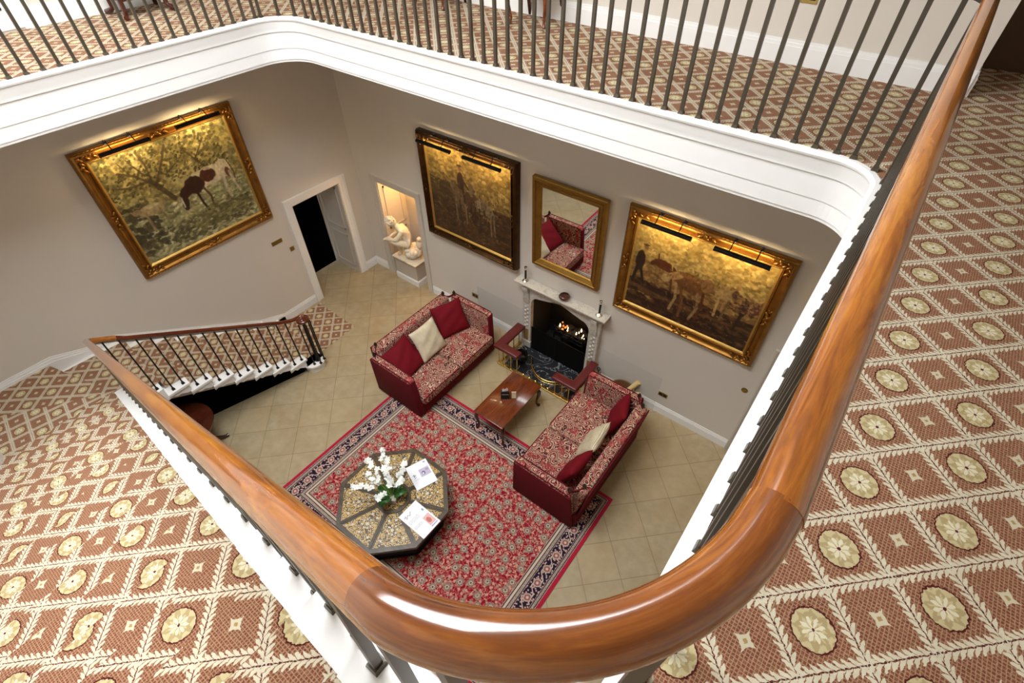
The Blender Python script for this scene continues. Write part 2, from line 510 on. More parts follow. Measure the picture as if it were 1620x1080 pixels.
# ------------------------------------------------------------------ painting tool (colours of painted canvases)
class Painter:
    def __init__(s, w, h, base):
        s.w, s.h = w, h
        s.a = np.zeros((h, w, 3)) + np.array(base, float)
        yy, xx = np.mgrid[0:h, 0:w]; s.u = xx / (w - 1); s.v = 1 - yy / (h - 1); s.asp = w / h
    def blend(s, mask, c): s.a = s.a * (1 - mask[..., None]) + np.array(c, float) * mask[..., None]
    def nz(s, k):
        k1, k2 = max(2, int(s.h / k)), max(2, int(s.w / k))
        g = RNG.random((k1 + 2, k2 + 2))
        y = np.linspace(0, k1, s.h); x = np.linspace(0, k2, s.w)
        y0 = y.astype(int); x0 = x.astype(int); fy = (y - y0)[:, None]; fx = (x - x0)[None]
        return (g[y0][:, x0] * (1 - fy) * (1 - fx) + g[y0 + 1][:, x0] * fy * (1 - fx) + g[y0][:, x0 + 1] * (1 - fy) * fx + g[y0 + 1][:, x0 + 1] * fy * fx)
    def ell(s, cx, cy, rx, ry, c, rot=0, a=1, soft=.12):
        dx = (s.u - cx) * s.asp; dy = s.v - cy
        ca, sa = math.cos(rot), math.sin(rot)
        X_ = (dx * ca + dy * sa) / (rx * s.asp); Y_ = (-dx * sa + dy * ca) / ry
        d = np.sqrt(X_ ** 2 + Y_ ** 2) + (s.nz(4) - .5) * .15
        s.blend(np.clip((1 - d) / soft, 0, 1) * a, c)
    def stroke(s, pts, w, c, a=1):
        for (x0, y0), (x1, y1) in zip(pts[:-1], pts[1:]):
            dx, dy = (x1 - x0) * s.asp, y1 - y0; L = dx * dx + dy * dy + 1e-9
            t = np.clip((((s.u - x0) * s.asp) * dx + (s.v - y0) * dy) / L, 0, 1)
            d = np.hypot((s.u - x0) * s.asp - t * dx, s.v - y0 - t * dy)
            s.blend(np.clip((w - d) / (w * .35) , 0, 1) * a, c)
    def rect(s, x0, x1, y0, y1, c, a=1):
        s.blend(((s.u >= x0) & (s.u <= x1) & (s.v >= y0) & (s.v <= y1)) * float(a), c)
    def dabs(s, n, reg, cols, r=(.006, .016), stretch=2.0, ang=0, a=.8):
        for _ in range(n):
            x = RNG.uniform(reg[0], reg[1]); y = RNG.uniform(reg[2], reg[3]); rr = RNG.uniform(*r)
            R_ = rr * stretch * 1.3
            i0, i1 = int((1 - y - R_) * s.h), int((1 - y + R_) * s.h) + 2; j0, j1 = int((x - R_ / s.asp) * s.w), int((x + R_ / s.asp) * s.w) + 2
            i0, j0 = max(i0, 0), max(j0, 0)
            U = s.u[i0:i1, j0:j1]; V = s.v[i0:i1, j0:j1]
            if U.size == 0: continue
            t = ang + RNG.uniform(-.5, .5); dx = (U - x) * s.asp; dy = V - y
            p = (dx * math.cos(t) + dy * math.sin(t)) / (rr * stretch); q = (-dx * math.sin(t) + dy * math.cos(t)) / rr
            mk = ((p * p + q * q) < 1) * a
            c = np.array(cols[RNG.integers(len(cols))], float) * RNG.uniform(.85, 1.15)
            s.a[i0:i1, j0:j1] = s.a[i0:i1, j0:j1] * (1 - mk[..., None]) + c * mk[..., None]
    def noise(s, amp):
        s.a *= (1 + amp * (s.nz(3) - .5) * 2)[..., None] * (1 + amp * (s.nz(14) - .5))[..., None]
    def apply(s, o, loc):
        """o: flat grid mesh made by canvas(); writes the colours to its points"""
        a = np.clip(s.a, 0, 255) / 255.0
        a = np.where(a <= .04045, a / 12.92, ((a + .055) / 1.055) ** 2.4)
        at = o.data.color_attributes.new('paint', 'FLOAT_COLOR', 'POINT')
        f = np.ones((s.h, s.w, 4)); f[..., :3] = a
        at.data.foreach_set('color', f.reshape(-1).astype(np.float32))
def canvas(name, P, w, h, parent, org, du, dv, mat=None):
    """grid in the plane org + du*u*w + dv*v*h (u right, v up)"""
    org, du, dv = Vector(org), Vector(du), Vector(dv)
    vs = [tuple(org + du * (j / (P.w - 1) * w) + dv * ((1 - i / (P.h - 1)) * h)) for i in range(P.h) for j in range(P.w)]
    fs = [(i * P.w + j, (i + 1) * P.w + j, (i + 1) * P.w + j + 1, i * P.w + j + 1) for i in range(P.h - 1) for j in range(P.w - 1)]
    me = bpy.data.meshes.new(name); me.from_pydata(vs, [], fs); me.materials.append(mat or M['paint'])
    o = bpy.data.objects.new(name, me); COL.objects.link(o); o.parent = parent
    P.apply(o, None); return o

# ================================================================== camera
cam = bpy.data.cameras.new('camera'); co = bpy.data.objects.new('camera', cam); COL.objects.link(co)
yaw, pit, rol = math.radians(37.60916), math.radians(45.51605), math.radians(-.43435)
Fv = Vector((-math.sin(yaw) * math.cos(pit), math.cos(yaw) * math.cos(pit), -math.sin(pit)))
Rv = Vector((math.cos(yaw), math.sin(yaw), 0)); Uv = Rv.cross(Fv)
R2 = Rv * math.cos(rol) + Uv * math.sin(rol); U2 = Uv * math.cos(rol) - Rv * math.sin(rol)
mw = Matrix((R2, U2, -Fv)).transposed().to_4x4(); mw.translation = (8.044, -5.534, 6.9)
co.matrix_world = mw
cam.sensor_width = 36; cam.lens = 36 * 806.864 / 1620; cam.clip_start = .02; cam.clip_end = 100
SC.camera = co

# ================================================================== plan of the gallery edge (line of the baluster feet)
RL, RR_, RN = .40, .32, .33
def arc(cx, cy, r, a0, a1, n=12):
    return [(cx + r * math.cos(math.radians(a0 + (a1 - a0) * i / n)), cy + r * math.sin(math.radians(a0 + (a1 - a0) * i / n))) for i in range(n + 1)]
PATH = [(FX0, -6.6), (FX0, -4.5)] + arc(FX0 + RL, FY - RL, RL, 180, 90) + arc(FX1 - RR_, FY - RR_, RR_, 90, 0) + arc(FX1 - RN, -5.13, RN, 0, -90) + [(7.50, -5.465)]
def offs(path, o):
    out = []
    for i, p in enumerate(path):
        a = Vector(path[max(i - 1, 0)]); b = Vector(path[min(i + 1, len(path) - 1)])
        t = (b - a).normalized(); out.append((p[0] + t.y * o, p[1] - t.x * o))
    return out

# ================================================================== room shell
def wall_with_holes(name, plane, a0, a1, z0, z1, holes, thick, mat):
    """plane 'x': wall at x=0 going to -thick, runs along y.  plane 'y': wall at y=0 going to +thick, runs along x."""
    b = MB()
    cuts = sorted({a0, a1} | {h[0] for h in holes} | {h[1] for h in holes})
    for p, q in zip(cuts[:-1], cuts[1:]):
        zs = [(z0, z1)]
        for h in holes:
            if h[0] <= p + 1e-6 and h[1] >= q - 1e-6:
                nz = []
                for (u, v) in zs:
                    if h[2] > u: nz.append((u, min(h[2], v)))
                    if h[3] < v: nz.append((max(h[3], u), v))
                zs = nz
        for (u, v) in zs:
            if plane == 'x': b.box(-thick, 0, p, q, u, v)
            else: b.box(p, q, 0, thick, u, v)
    return struct(b.build(name, mat))
D1 = (-1.505, -.46, 0, 2.13)
wall_with_holes('wall_left', 'x', -6.9, .3, 0, 8.6, [D1], .8, M['wall'])
NI = (.555, 1.60, 0, 2.15); FI = (4.25, 5.46, 0, 1.46)
wb = wall_with_holes('wall_back', 'y', 0, 8.33, 0, 8.6, [NI, FI], .62, M['wall'])
struct(MB().box(8.33, 10.4, .004, .3, 0, 4.85).build('wall_back.001', M['wall']))
struct(MB().box(8.331, 10.4, .93, 1.1, 4.9, 8.6).build('wall_recess', M['wall']))
struct(MB().box(7.9, 8.329, .625, 1.1, 4.9, 8.6).build('wall_recess.001', M['wall']))
struct(MB().box(8.335, 10.2, .002, .925, 7.5, 8.6).build('wall_light_blocker', M['wall']))  # unseen box added above the recess to keep skylight off its carpet
struct(MB().box(-.8, 10.4, -6.9, -6.6, 0, 8.6).build('wall_near', M['wall']))
struct(MB().box(10.2, 10.4, -6.6, 1.1, 0, 8.6).build('wall_right', M['wall']))
struct(MB().box(-1.2, 10.4, -6.9, 1.1, -.15, 0).build('floor', M['stone']))
# ceiling with a lantern over the hall
LX0, LX1, LY0, LY1 = 1.4, 6.8, -5.5, -2.9
cb = MB(); cb.box(-.2, LX0, -6.9, 1.1, 8.6, 8.75); cb.box(LX1, 10.4, -6.9, 1.1, 8.6, 8.75); cb.box(LX0, LX1, -6.9, LY0, 8.6, 8.75); cb.box(LX0, LX1, LY1, 1.1, 8.6, 8.75)
struct(cb.build('ceiling', M['ceil']))
lb = MB()
for a in (LX0, LX1 - .05): lb.box(a, a + .05, LY0, LY1, 8.75, 9.1)
for a in (LY0, LY1 - .05): lb.box(LX0, LX1, a, a + .05, 8.75, 9.1)
for i in range(1, 6): lb.box(LX0 + (LX1 - LX0) * i / 6 - .02, LX0 + (LX1 - LX0) * i / 6 + .02, LY0, LY1, 9.05, 9.1)
for i in range(1, 3): lb.box(LX0, LX1, LY0 + (LY1 - LY0) * i / 3 - .02, LY0 + (LY1 - LY0) * i / 3 + .02, 9.05, 9.1)
struct(lb.build('window_1', M['white']))
# gallery slab: carpet on top, plaster below
inner = offs(PATH, .0)
poly = inner + [(7.50, -6.6), (10.2, -6.6), (10.2, .93), (8.33, .93), (8.33, 0), (0, 0), (0, -6.6)]
gb = MB()
me = bpy.data.meshes.new('floor_gallery')
bm = bmesh.new()
for z in (4.9, H):
    vs = [bm.verts.new((p[0], p[1], z)) for p in poly]
    f = bm.faces.new(vs); f.normal_update()
    if (f.normal.z > 0) != (z == H): f.normal_flip()
bm.verts.ensure_lookup_table(); n = len(poly)
for i in range(n):
    bm.faces.new([bm.verts[i], bm.verts[(i + 1) % n], bm.verts[n + (i + 1) % n], bm.verts[n + i]])
bmesh.ops.triangulate(bm, faces=[f for f in bm.faces if len(f.verts) > 4])
ul = bm.loops.layers.uv.new('UVMap')
for f in bm.faces:
    up = all(abs(v.co.z - H) < 1e-6 for v in f.verts); f.material_index = 1 if up else 0
    for l in f.loops: l[ul].uv = (l.vert.co.x, l.vert.co.y)
bm.to_mesh(me); bm.free(); me.materials.append(M['ceil']); me.materials.append(M['carpet'])
o = bpy.data.objects.new('floor_gallery', me); COL.objects.link(o); struct(o)
# stepped fascia round the opening
prof = [(-.004, H + .004), (.030, H + .004), (.045, H - .004), (.050, H - .018), (.045, H - .034), (.034, H - .042), (.030, H - .075), (.022, H - .11), (.018, H - .135), (.018, H - .150),
        (.006, H - .152), (.006, H - .328), (-.008, H - .334), (-.008, H - .478), (-.03, H - .48), (-.03, H - .46)]
fb = MB(); rows = [offs(PATH, o_) for o_, _ in prof]
vs = []; fs = []; m_ = len(PATH)
for r_, (o_, z) in zip(rows, prof): vs += [(x, y, z) for x, y in r_]
for i in range(len(prof) - 1):
    for k in range(m_ - 1): fs.append((i * m_ + k, i * m_ + k + 1, (i + 1) * m_ + k + 1, (i + 1) * m_ + k))
fb.mesh(vs, fs); struct(fb.build('trim_1', M['white'], smooth=25))

struct(MB().prism([(7.49, -5.585), (7.72, -5.585), (7.95, -5.50), (7.78, -5.46), (7.49, -5.45)], H - .02, H + .006).build('trim_3', M['white']))

# skirtings
def skirt(b, x0, y0, x1, y1, nx, ny, z, h, t=.022):
    for d, a0, a1 in ((t, 0, h * .74), (t * .72, h * .74, h * .88), (t * .45, h * .88, h)):
        b.hexa([(x0, y0, z + a0), (x1, y1, z + a0), (x1 + nx * d, y1 + ny * d, z + a0), (x0 + nx * d, y0 + ny * d, z + a0),
                (x0, y0, z + a1), (x1, y1, z + a1), (x1 + nx * d, y1 + ny * d, z + a1), (x0 + nx * d, y0 + ny * d, z + a1)])
b = MB(); skirt(b, 0, -2.55, 0, -1.655, 1, 0, 0, .19); skirt(b, 0, -.30, 0, 0, 1, 0, 0, .19); struct(b.build('baseboard_left', M['white']))
b = MB(); skirt(b, .02, 0, .42, 0, 0, -1, 0, .19); skirt(b, 1.735, 0, 4.09, 0, 0, -1, 0, .19); skirt(b, 5.62, 0, 7.985, 0, 0, -1, 0, .19); struct(b.build('baseboard_back', M['white']))
b = MB(); skirt(b, 0, -3.60, 0, 0, 1, 0, H, .19); struct(b.build('baseboard_upper_left', M['white']))
b = MB(); skirt(b, .02, 0, 8.33, 0, 0, -1, H, .19); skirt(b, 8.33, 0, 8.33, .62, 1, 0, H, .19); struct(b.build('baseboard_upper_back', M['white']))

# casings and doors ----------------------------------------------------------
def casing(b, plane, a0, a1, z0, z1, w=.145, t=.035):
    # moulded architrave: three stepped strips
    def bx(p, q, u, v, d):
        if plane == 'x': b.box(0, d, p, q, u, v)
        else: b.box(p, q, -d, 0, u, v)
    for i0, i1, d in ((0, .30, t * .55), (.30, .78, t * .75), (.78, 1.0, t * 1.1)):
        bx(a0 - w * i1, a0 - w * i0, z0, z1 + w * i1, d); bx(a1 + w * i0, a1 + w * i1, z0, z1 + w * i1, d)
        bx(a0 - w * i0, a1 + w * i0, z1 + w * i0, z1 + w * i1, d)
def panel_x(b, y, x0, x1, z0, z1, s):
    # raised rim of a panel on a face in the plane y (runs along x)
    for a0, a1, c0, c1 in ((x0, x1, z0, z0 + .03), (x0, x1, z1 - .03, z1), (x0, x0 + .03, z0, z1), (x1 - .03, x1, z0, z1)):
        b.box(a0, a1, min(y, y + s * .014), max(y, y + s * .014), c0, c1)
d1 = sroot('door_1')
b = MB(); casing(b, 'x', D1[0], D1[1], 0, D1[3]); b.build('casing', M['white'], d1)
b = MB(); b.box(-.8, 0, D1[1] - .02, D1[1], 0, D1[3])
for z0, z1 in ((.14, .92), (1.06, 2.0)): panel_x(b, D1[1] - .02, -.68, -.12, z0, z1, -1)
b.box(-.80, -.76, D1[1] - .05, D1[1] - .02, 0, D1[3])
b.build('jamb_panelling', M['offwhite'], d1)
MB().box(-.8, 0, D1[0], D1[0] + .02, 0, D1[3]).build('jamb_panelling', M['offwhite'], d1)
MB().box(-.8, 0, D1[0] + .02, D1[1] - .02, D1[3] - .02, D1[3]).build('head_lining', M['offwhite'], d1)
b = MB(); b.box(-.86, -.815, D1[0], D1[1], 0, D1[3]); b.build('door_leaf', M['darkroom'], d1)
# statue recess
n1 = sroot('trim_2')
b = MB(); casing(b, 'y', NI[0], NI[1], 0, NI[3], .13); b.build('casing', M['offwhite'], n1)
b = MB(); b.box(NI[0], NI[0] + .02, 0, .62, 0, NI[3])
for z0, z1 in ((.16, .95), (1.06, 2.0)):
    for a0, a1, c0, c1 in ((.10, .52, z0, z0 + .03), (.10, .52, z1 - .03, z1), (.10, .13, z0, z1), (.49, .52, z0, z1)): b.box(NI[0] + .02, NI[0] + .036, a0, a1, c0, c1)
b.build('jamb_panelling', M['offwhite'], n1)
b = MB(); b.box(NI[1] - .02, NI[1], 0, .62, 0, NI[3]); b.box(NI[0] + .02, NI[1] - .02, 0, .62, NI[3] - .02, NI[3]); b.build('lining', M['offwhite'], n1)
b = MB(); b.box(NI[0] - .1, NI[1] + .1, .62, .68, 0, NI[3] + .1)
b.build('back_panel', M['offwhite'], n1)
# door beside the right hand painting (mostly behind the handrail)
d2 = sroot('door_2')
b = MB(); casing(b, 'y', 8.13, 8.98, 0, 2.10, .14); b.build('casing', M['offwhite'], d2)
b = MB(); b.box(8.13, 8.98, -.012, -.001, 0, 2.10)
for z0, z1 in ((.2, .95), (1.08, 1.95)): panel_x(b, -.012, 8.25, 8.86, z0, z1, -1)
b.build('door_leaf', M['offwhite'], d2)
# upper doors
d3 = sroot('door_3')
b = MB(); casing(b, 'x', -4.66, -3.72, H, H + 2.1, .13); b.build('casing', M['white'], d3)
b = MB(); b.box(.001, .012, -4.66, -3.72, H + .02, H + 2.1)
for z0, z1 in ((H + .2, H + .9), (H + 1.05, H + 1.95)):
    for a0, a1, c0, c1 in ((-4.55, -3.83, z0, z0 + .03), (-4.55, -3.83, z1 - .03, z1), (-4.55, -4.52, z0, z1), (-3.86, -3.83, z0, z1)): b.box(.012, .022, a0, a1, c0, c1)
b.build('door_leaf', M['white'], d3)
d4 = sroot('door_4')
b = MB(); 
for q0, q1, dd in ((8.36, 8.43, .05), (8.43, 8.50, .03), (9.30, 9.37, .03), (9.37, 9.44, .05)): b.box(q0, q1, .93 - dd, .93, H, H + 2.2)
b.box(8.36, 9.44, .88, .93, H + 2.2, H + 2.33); b.build('casing', M['brownpaint'], d4)
b = MB(); b.box(8.50, 9.30, .915, .929, H, H + 2.2)
for z0, z1 in ((H + .22, H + .9), (H + 1.05, H + 2.0)):
    panel_x(b, .915, 8.6, 8.88, z0, z1, -1); panel_x(b, .915, 8.93, 9.2, z0, z1, -1)
b.build('door_leaf', M['brownpaint'], d4)

# ================================================================== staircase
RIS = H / 33; AZ = 9 * RIS
def yF(x): return -5.49 + (7.4 - x) * .034            # baluster feet of the upper flight
def xk(k): return 1.683 + (k - 3) * .277               # nosing of step k of the upper flight
def yn(k, x): return -2.952 - (k - 2) * .2805 + .09 * (1 - x / 1.45)   # nosing of step k of the lower flight
def xF(k): return 1.435
stair = thing('staircase', 'carpeted staircase with white tread ends turning down to the hall floor', 'staircase', (0, 0, 0))
YW = -6.6
CI = Vector((1.44, -5.33))                            # inner corner where the winders meet
wh = M['white']
car = MB(); EPS = .008; vacc = 0.0
def cq(pts, uvs): car.face(pts, uvs)
# upper flight
for k in range(3, 24):
    z = AZ + RIS * k
    x0, x1 = xk(k), xk(k + 1)
    b = MB(); e0, e1 = yF(x0) + .075, yF(x1) + .075
    b.hexa([(x0 - .028, YW, z - .035), (x1 + .02, YW, z - .035), (x1 + .02, e1, z - .035), (x0 - .028, e0, z - .035),
            (x0 - .028, YW, z), (x1 + .02, YW, z), (x1 + .02, e1, z), (x0 - .028, e0, z)])
    b.box(x0, x0 + .025, YW, e0 - .03, z - RIS, z - .035)
    # scrolled bracket under the tread end
    br = [(x0, z - .035), (x1 + .02, z - .035), (x1 + .02, z - .10), (x1 - .06, z - .085), (x1 - .10, z - .115), (x1 - .17, z - .12), (x0 + .05, z - .17), (x0, z - RIS)]
    b.prism(br, e0 - .05, e0 - .022, axis=1)
    b.build('step', wh, stair)
z0s, z1s = AZ + RIS * 3 - .16, AZ + RIS * 23 - .16
sb = MB(); sb.hexa([(1.68, YW, z0s - .30), (7.5, YW, z1s - .12), (7.5, yF(7.5) + .02, z1s - .12), (1.68, yF(1.6) + .02, z0s - .30),
                    (1.68, YW, z0s), (7.5, YW, z1s + .06), (7.5, yF(7.5) + .02, z1s + .06), (1.68, yF(1.6) + .02, z0s)])
sb.build('stringer', wh, stair)
L = 0.0
for k in range(3, 25):
    z = AZ + RIS * k + EPS; x0 = xk(k) - .030
    def yc(x): return yF(x) - .078
    # riser
    ya, yb = YW + .02, yc(x0)
    cq([(x0, ya, z - RIS), (x0, yb, z - RIS), (x0, yb, z), (x0, ya, z)], [(L, ya), (L, yb), (L + RIS, yb), (L + RIS, ya)]); L += RIS
    if k < 24:
        x1 = xk(k + 1) - .030; w = x1 - x0
        cq([(x0, ya, z), (x0, yb, z), (x1, yc(x1), z), (x1, ya, z)], [(L, ya), (L, yb), (L + w, yc(x1)), (L + w, ya)]); L += w
    else:
        cq([(x0, ya, z), (x0, yb, z), (7.512, yb, z), (7.512, ya, z)], [(L, ya), (L, yb), (L + .05, yb), (L + .05, ya)])
# winders
A_ = [(0, -5.70), (CI.x, CI.y), (1.54, -5.22), (1.50, yn(9, 1.5)), (0, yn(9, 0))]
B_ = [(0, -6.6), (.62, -6.6), (CI.x, CI.y), (0, -5.70)]
C_ = [(.62, -6.6), (1.70, -6.6), (1.70, CI.y + .01), (CI.x, CI.y)]
for poly_, z in ((A_, AZ), (B_, AZ + RIS), (C_, AZ + 2 * RIS)):
    MB().prism(poly_, z - .22, z).build('landing', wh, stair)
A2 = [(.06, -5.70), (CI.x - .03, CI.y), (1.40, -5.26), (1.34, yn(9, 1.34) + .03), (.12, yn(9, .12) + .03)]
B2 = [(.02, -6.58), (.62, -6.58), (CI.x - .02, CI.y + .01), (.02, -5.69)]
C2 = [(.62, -6.58), (1.66, -6.58), (1.66, CI.y), (CI.x, CI.y)]
for poly_, z, rot in ((A2, AZ, .0), (B2, AZ + RIS, .05), (C2, AZ + 2 * RIS, -.62)):
    zz = z + EPS; cr, sr = math.cos(rot), math.sin(rot)
    cq([(x, y, zz) for x, y in poly_], [(x * cr - y * sr + .1, x * sr + y * cr) for x, y in poly_])
    n_ = len(poly_)
cq([(.02, -5.69, AZ), (CI.x - .02, CI.y + .01, AZ), (CI.x - .02, CI.y + .01, AZ + RIS + EPS), (.02, -5.69, AZ + RIS + EPS)], [(0, 0), (1.4, 0), (1.4, RIS), (0, RIS)])
# lower flight
L = 0.0
for k in range(8, 0, -1):
    z = RIS * k; xe = xF(k) + .06
    b = MB()
    f0, fe, b0, be = yn(k, 0), yn(k, xe), yn(k + 1, 0), yn(k + 1, xe)
    b.hexa([(0, b0 - .02, z - .035), (xe, be - .02, z - .035), (xe, fe + .028, z - .035), (0, f0 + .028, z - .035),
            (0, b0 - .02, z), (xe, be - .02, z), (xe, fe + .028, z), (0, f0 + .028, z)])
    b.hexa([(0, f0 - .025, z - RIS), (xe - .03, fe - .025, z - RIS), (xe - .03, fe, z - RIS), (0, f0, z - RIS),
            (0, f0 - .025, z - .035), (xe - .03, fe - .025, z - .035), (xe - .03, fe, z - .035), (0, f0, z - .035)])
    if k > 1:
        br = [(fe, z - .035), (be - .02, z - .035), (be - .02, z - .09), (be + .05, z - .075), (be + .09, z - .115), (be + .15, z - .11), (fe - .06, z - .16), (fe, z - RIS)]
        b.prism(br, xe - .05, xe - .022, axis=0)
    else:   # curtail step: rounded end
        b.lathe([(.01, 0), (.165, 0), (.165, z - .035), (.195, z - .035), (.195, z), (.01, z)], 28, (1.44, -2.80, 0))
    b.build('step', wh, stair)
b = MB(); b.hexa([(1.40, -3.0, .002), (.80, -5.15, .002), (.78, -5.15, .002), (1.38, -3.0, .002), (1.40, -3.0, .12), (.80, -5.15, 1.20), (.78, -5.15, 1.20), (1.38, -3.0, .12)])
b.build('understair_shade', M['deepblack'], stair)['label'] = 'black sheet added for the shade below the stairs'  # added sheet, its black stands in for the deep shade under the flight
sb = MB(); ya, za = yn(2, 1.4), RIS * 1; yb, zb = yn(9, 1.4), RIS * 9
sb.hexa([(.0, yb, zb - .34), (1.36, yb, zb - .34), (1.36, ya, za - .12), (0, ya, za - .12), (.0, yb, zb - .16), (1.36, yb, zb - .16), (1.36, ya, za - .02), (0, ya, za - .02)])
sb.build('stringer', M['offwhite'], stair)
for k in range(9, 0, -1):
    z = RIS * k + EPS; x0, x1 = .125, xF(k) - .105
    y0, y1 = yn(k, x0) + .032, yn(k, x1) + .032
    if k < 9:
        p0, p1 = yn(k + 1, x0) + .032, yn(k + 1, x1) + .032; w = y0 - p0
        cq([(x0, p0, z), (x1, p1, z), (x1, y1, z), (x0, y0, z)], [(x0, L), (x1, L), (x1, L - w), (x0, L - w)]); L -= w
    zl = max(z - RIS, .004)
    cq([(x0, y0, z), (x1, y1, z), (x1, y1, zl), (x0, y0, zl)], [(x0, L), (x1, L), (x1, L - RIS), (x0, L - RIS)]); L -= RIS
cr = car.build('stair_carpet', M['carpet'], stair)
# strip of the same carpet on the stone at the foot of the stairs
mt = MB(); mt.prism([(.03, yn(1, 0) + .03), (1.25, yn(1, 1.2) + .03), (1.24, -2.45), (1.20, -1.70), (.10, -1.66)], .001, .010)
mt.uv = [[(mt.v[i][0] * 1.0, mt.v[i][1]) for i in f] for f in mt.f]
tag(mt.build('carpet_runner', M['carpet']), 'end of the trellis carpet lying on the stone at the stair foot', 'carpet')
# skirting that follows the stairs
b = MB()
def band(b, pts, t0, plane):
    for (a0, l0, h0), (a1, l1, h1) in zip(pts[:-1], pts[1:]):
        for d, f0, f1 in ((t0, 0, .82), (t0 * .7, .82, .92), (t0 * .4, .92, 1.0)):
            if plane == 'x':
                P = [(0, a0, l0 + (h0 - l0) * f0), (0, a1, l1 + (h1 - l1) * f0), (d, a1, l1 + (h1 - l1) * f0), (d, a0, l0 + (h0 - l0) * f0),
                     (0, a0, l0 + (h0 - l0) * f1), (0, a1, l1 + (h1 - l1) * f1), (d, a1, l1 + (h1 - l1) * f1), (d, a0, l0 + (h0 - l0) * f1)]
            else:
                P = [(a0, YW, l0 + (h0 - l0) * f0), (a1, YW, l1 + (h1 - l1) * f0), (a1, YW + d, l1 + (h1 - l1) * f0), (a0, YW + d, l0 + (h0 - l0) * f0),
                     (a0, YW, l0 + (h0 - l0) * f1), (a1, YW, l1 + (h1 - l1) * f1), (a1, YW + d, l1 + (h1 - l1) * f1), (a0, YW + d, l0 + (h0 - l0) * f1)]
            b.hexa(P)
band(b, [(-2.40, 0, .20), (-2.85, .02, .36), (-4.86, 1.2, 1.56), (-5.25, 1.3, 1.60), (-5.62, 1.3, 1.735), (-6.6, 1.5, 1.735)], .022, 'x')
band(b, [(0, 1.5, 1.735), (.62, 1.5, 1.90), (1.68, 1.8, 2.16), (7.5, AZ + RIS * 22, H + .19), (10.2, H, H + .19)], .022, 'y')
struct(b.build('baseboard_stairs', M['white']))

# ================================================================== railings
def bez(P, n=26):
    P = [Vector(p) for p in P]; out = []
    for i in range(n + 1):
        s = i / n; out.append(P[0] * (1 - s) ** 3 + P[1] * 3 * s * (1 - s) ** 2 + P[2] * 3 * s * s * (1 - s) + P[3] * s ** 3)
    return out
ZR = 6.316; RR = .034
def ry(x): return -5.441 + .037 * (7 - x)
def rz_(x): return 5.805 + .575 * (x - 7)
JOINT = -5.12
def baluster(parent, foot, top, mat=None, w=.0185):
    """square iron bar with its foot plate"""
    f = Vector(foot); t = Vector(top)
    b = MB(); b.tube([f, f + (t - f) * .5, t], w, 4, sq=True)
    o = b.build('baluster', mat or M['iron'], parent)
    s = MB(); s.hexa([(f.x - .022, f.y - .022, f.z), (f.x + .022, f.y - .022, f.z), (f.x + .022, f.y + .022, f.z), (f.x - .022, f.y + .022, f.z),
                      (f.x - .017, f.y - .017, f.z + .022), (f.x + .017, f.y - .017, f.z + .022), (f.x + .017, f.y + .017, f.z + .022), (f.x - .017, f.y + .017, f.z + .022)])
    s.build('baluster_foot', mat or M['iron'], o)
    return o
gal = thing('gallery_railing', 'mahogany railing with bronze bars along the gallery edge above the paintings', 'railing', (FX0, FY, H))
gal_off = Vector((FX0, FY, H))
rail_path = [p for p in offs(PATH, -.025)]
gp = [(x, y, ZR) for x, y in rail_path if not (y < -4.6 and x > 4)]
gp = [Vector(p) for p in gp] + [Vector((8.12, JOINT, ZR))]
# subdivide long straights so the grain runs smoothly
def subdiv(p, mx=.3):
    out = [p[0]]
    for a, b_ in zip(p[:-1], p[1:]):
        n_ = max(1, int((b_ - a).length / mx))
        out += [a + (b_ - a) * (i / n_) for i in range(1, n_ + 1)]
    return out
b = MB(); b.tube([p - gal_off for p in subdiv(gp)], RR, 24, uv=True); b.build('handrail', M['rail'], gal, smooth=60)
# core rail below the timber
b = MB(); b.tube([p - gal_off - Vector((0, 0, .036)) for p in subdiv(gp)], .012, 4, sq=True); b.build('core_rail', M['iron'], gal)
feet = []
y = -1.991
while y > -5.4: feet.append((FX0 - .015, y)); y -= .1347
ca = offs(PATH, -.015)
for a in (162, 135, 108): feet.append((FX0 + RL + (RL + .015) * math.cos(math.radians(a)), FY - RL + (RL + .015) * math.sin(math.radians(a))))
x = 7.773
while x > FX0 + RL + .03: feet.append((x, FY + .015)); x -= .1374
for a in (72, 42, 12): feet.append((FX1 - RR_ + (RR_ + .015) * math.cos(math.radians(a)), FY - RR_ + (RR_ + .015) * math.sin(math.radians(a))))
y = -2.083
while y > JOINT + .02: feet.append((FX1 + .015, y)); y -= .1448
ends = 0
for (x, y) in feet:
    baluster(gal, Vector((x, y, H + .004)) - gal_off, Vector((x, y, ZR - .02)) - gal_off)
print('gallery balusters', len(feet))

sr_ = thing('stair_railing', 'polished mahogany railing curving from the upper landing down beside the stairs', 'railing', (7.3, -5.47, H))
so = Vector((7.3, -5.47, H))
P2 = Vector((7.808, ry(7.808), rz_(7.808))); tg = Vector((-1, .037, -.575)).normalized()
crv = bez([(8.12, -5.086, ZR), (8.12, -5.376, ZR), P2 - tg * .10, P2], 30)
straight = [Vector((x, ry(x), rz_(x))) for x in np.linspace(7.7, 1.62, 36)]
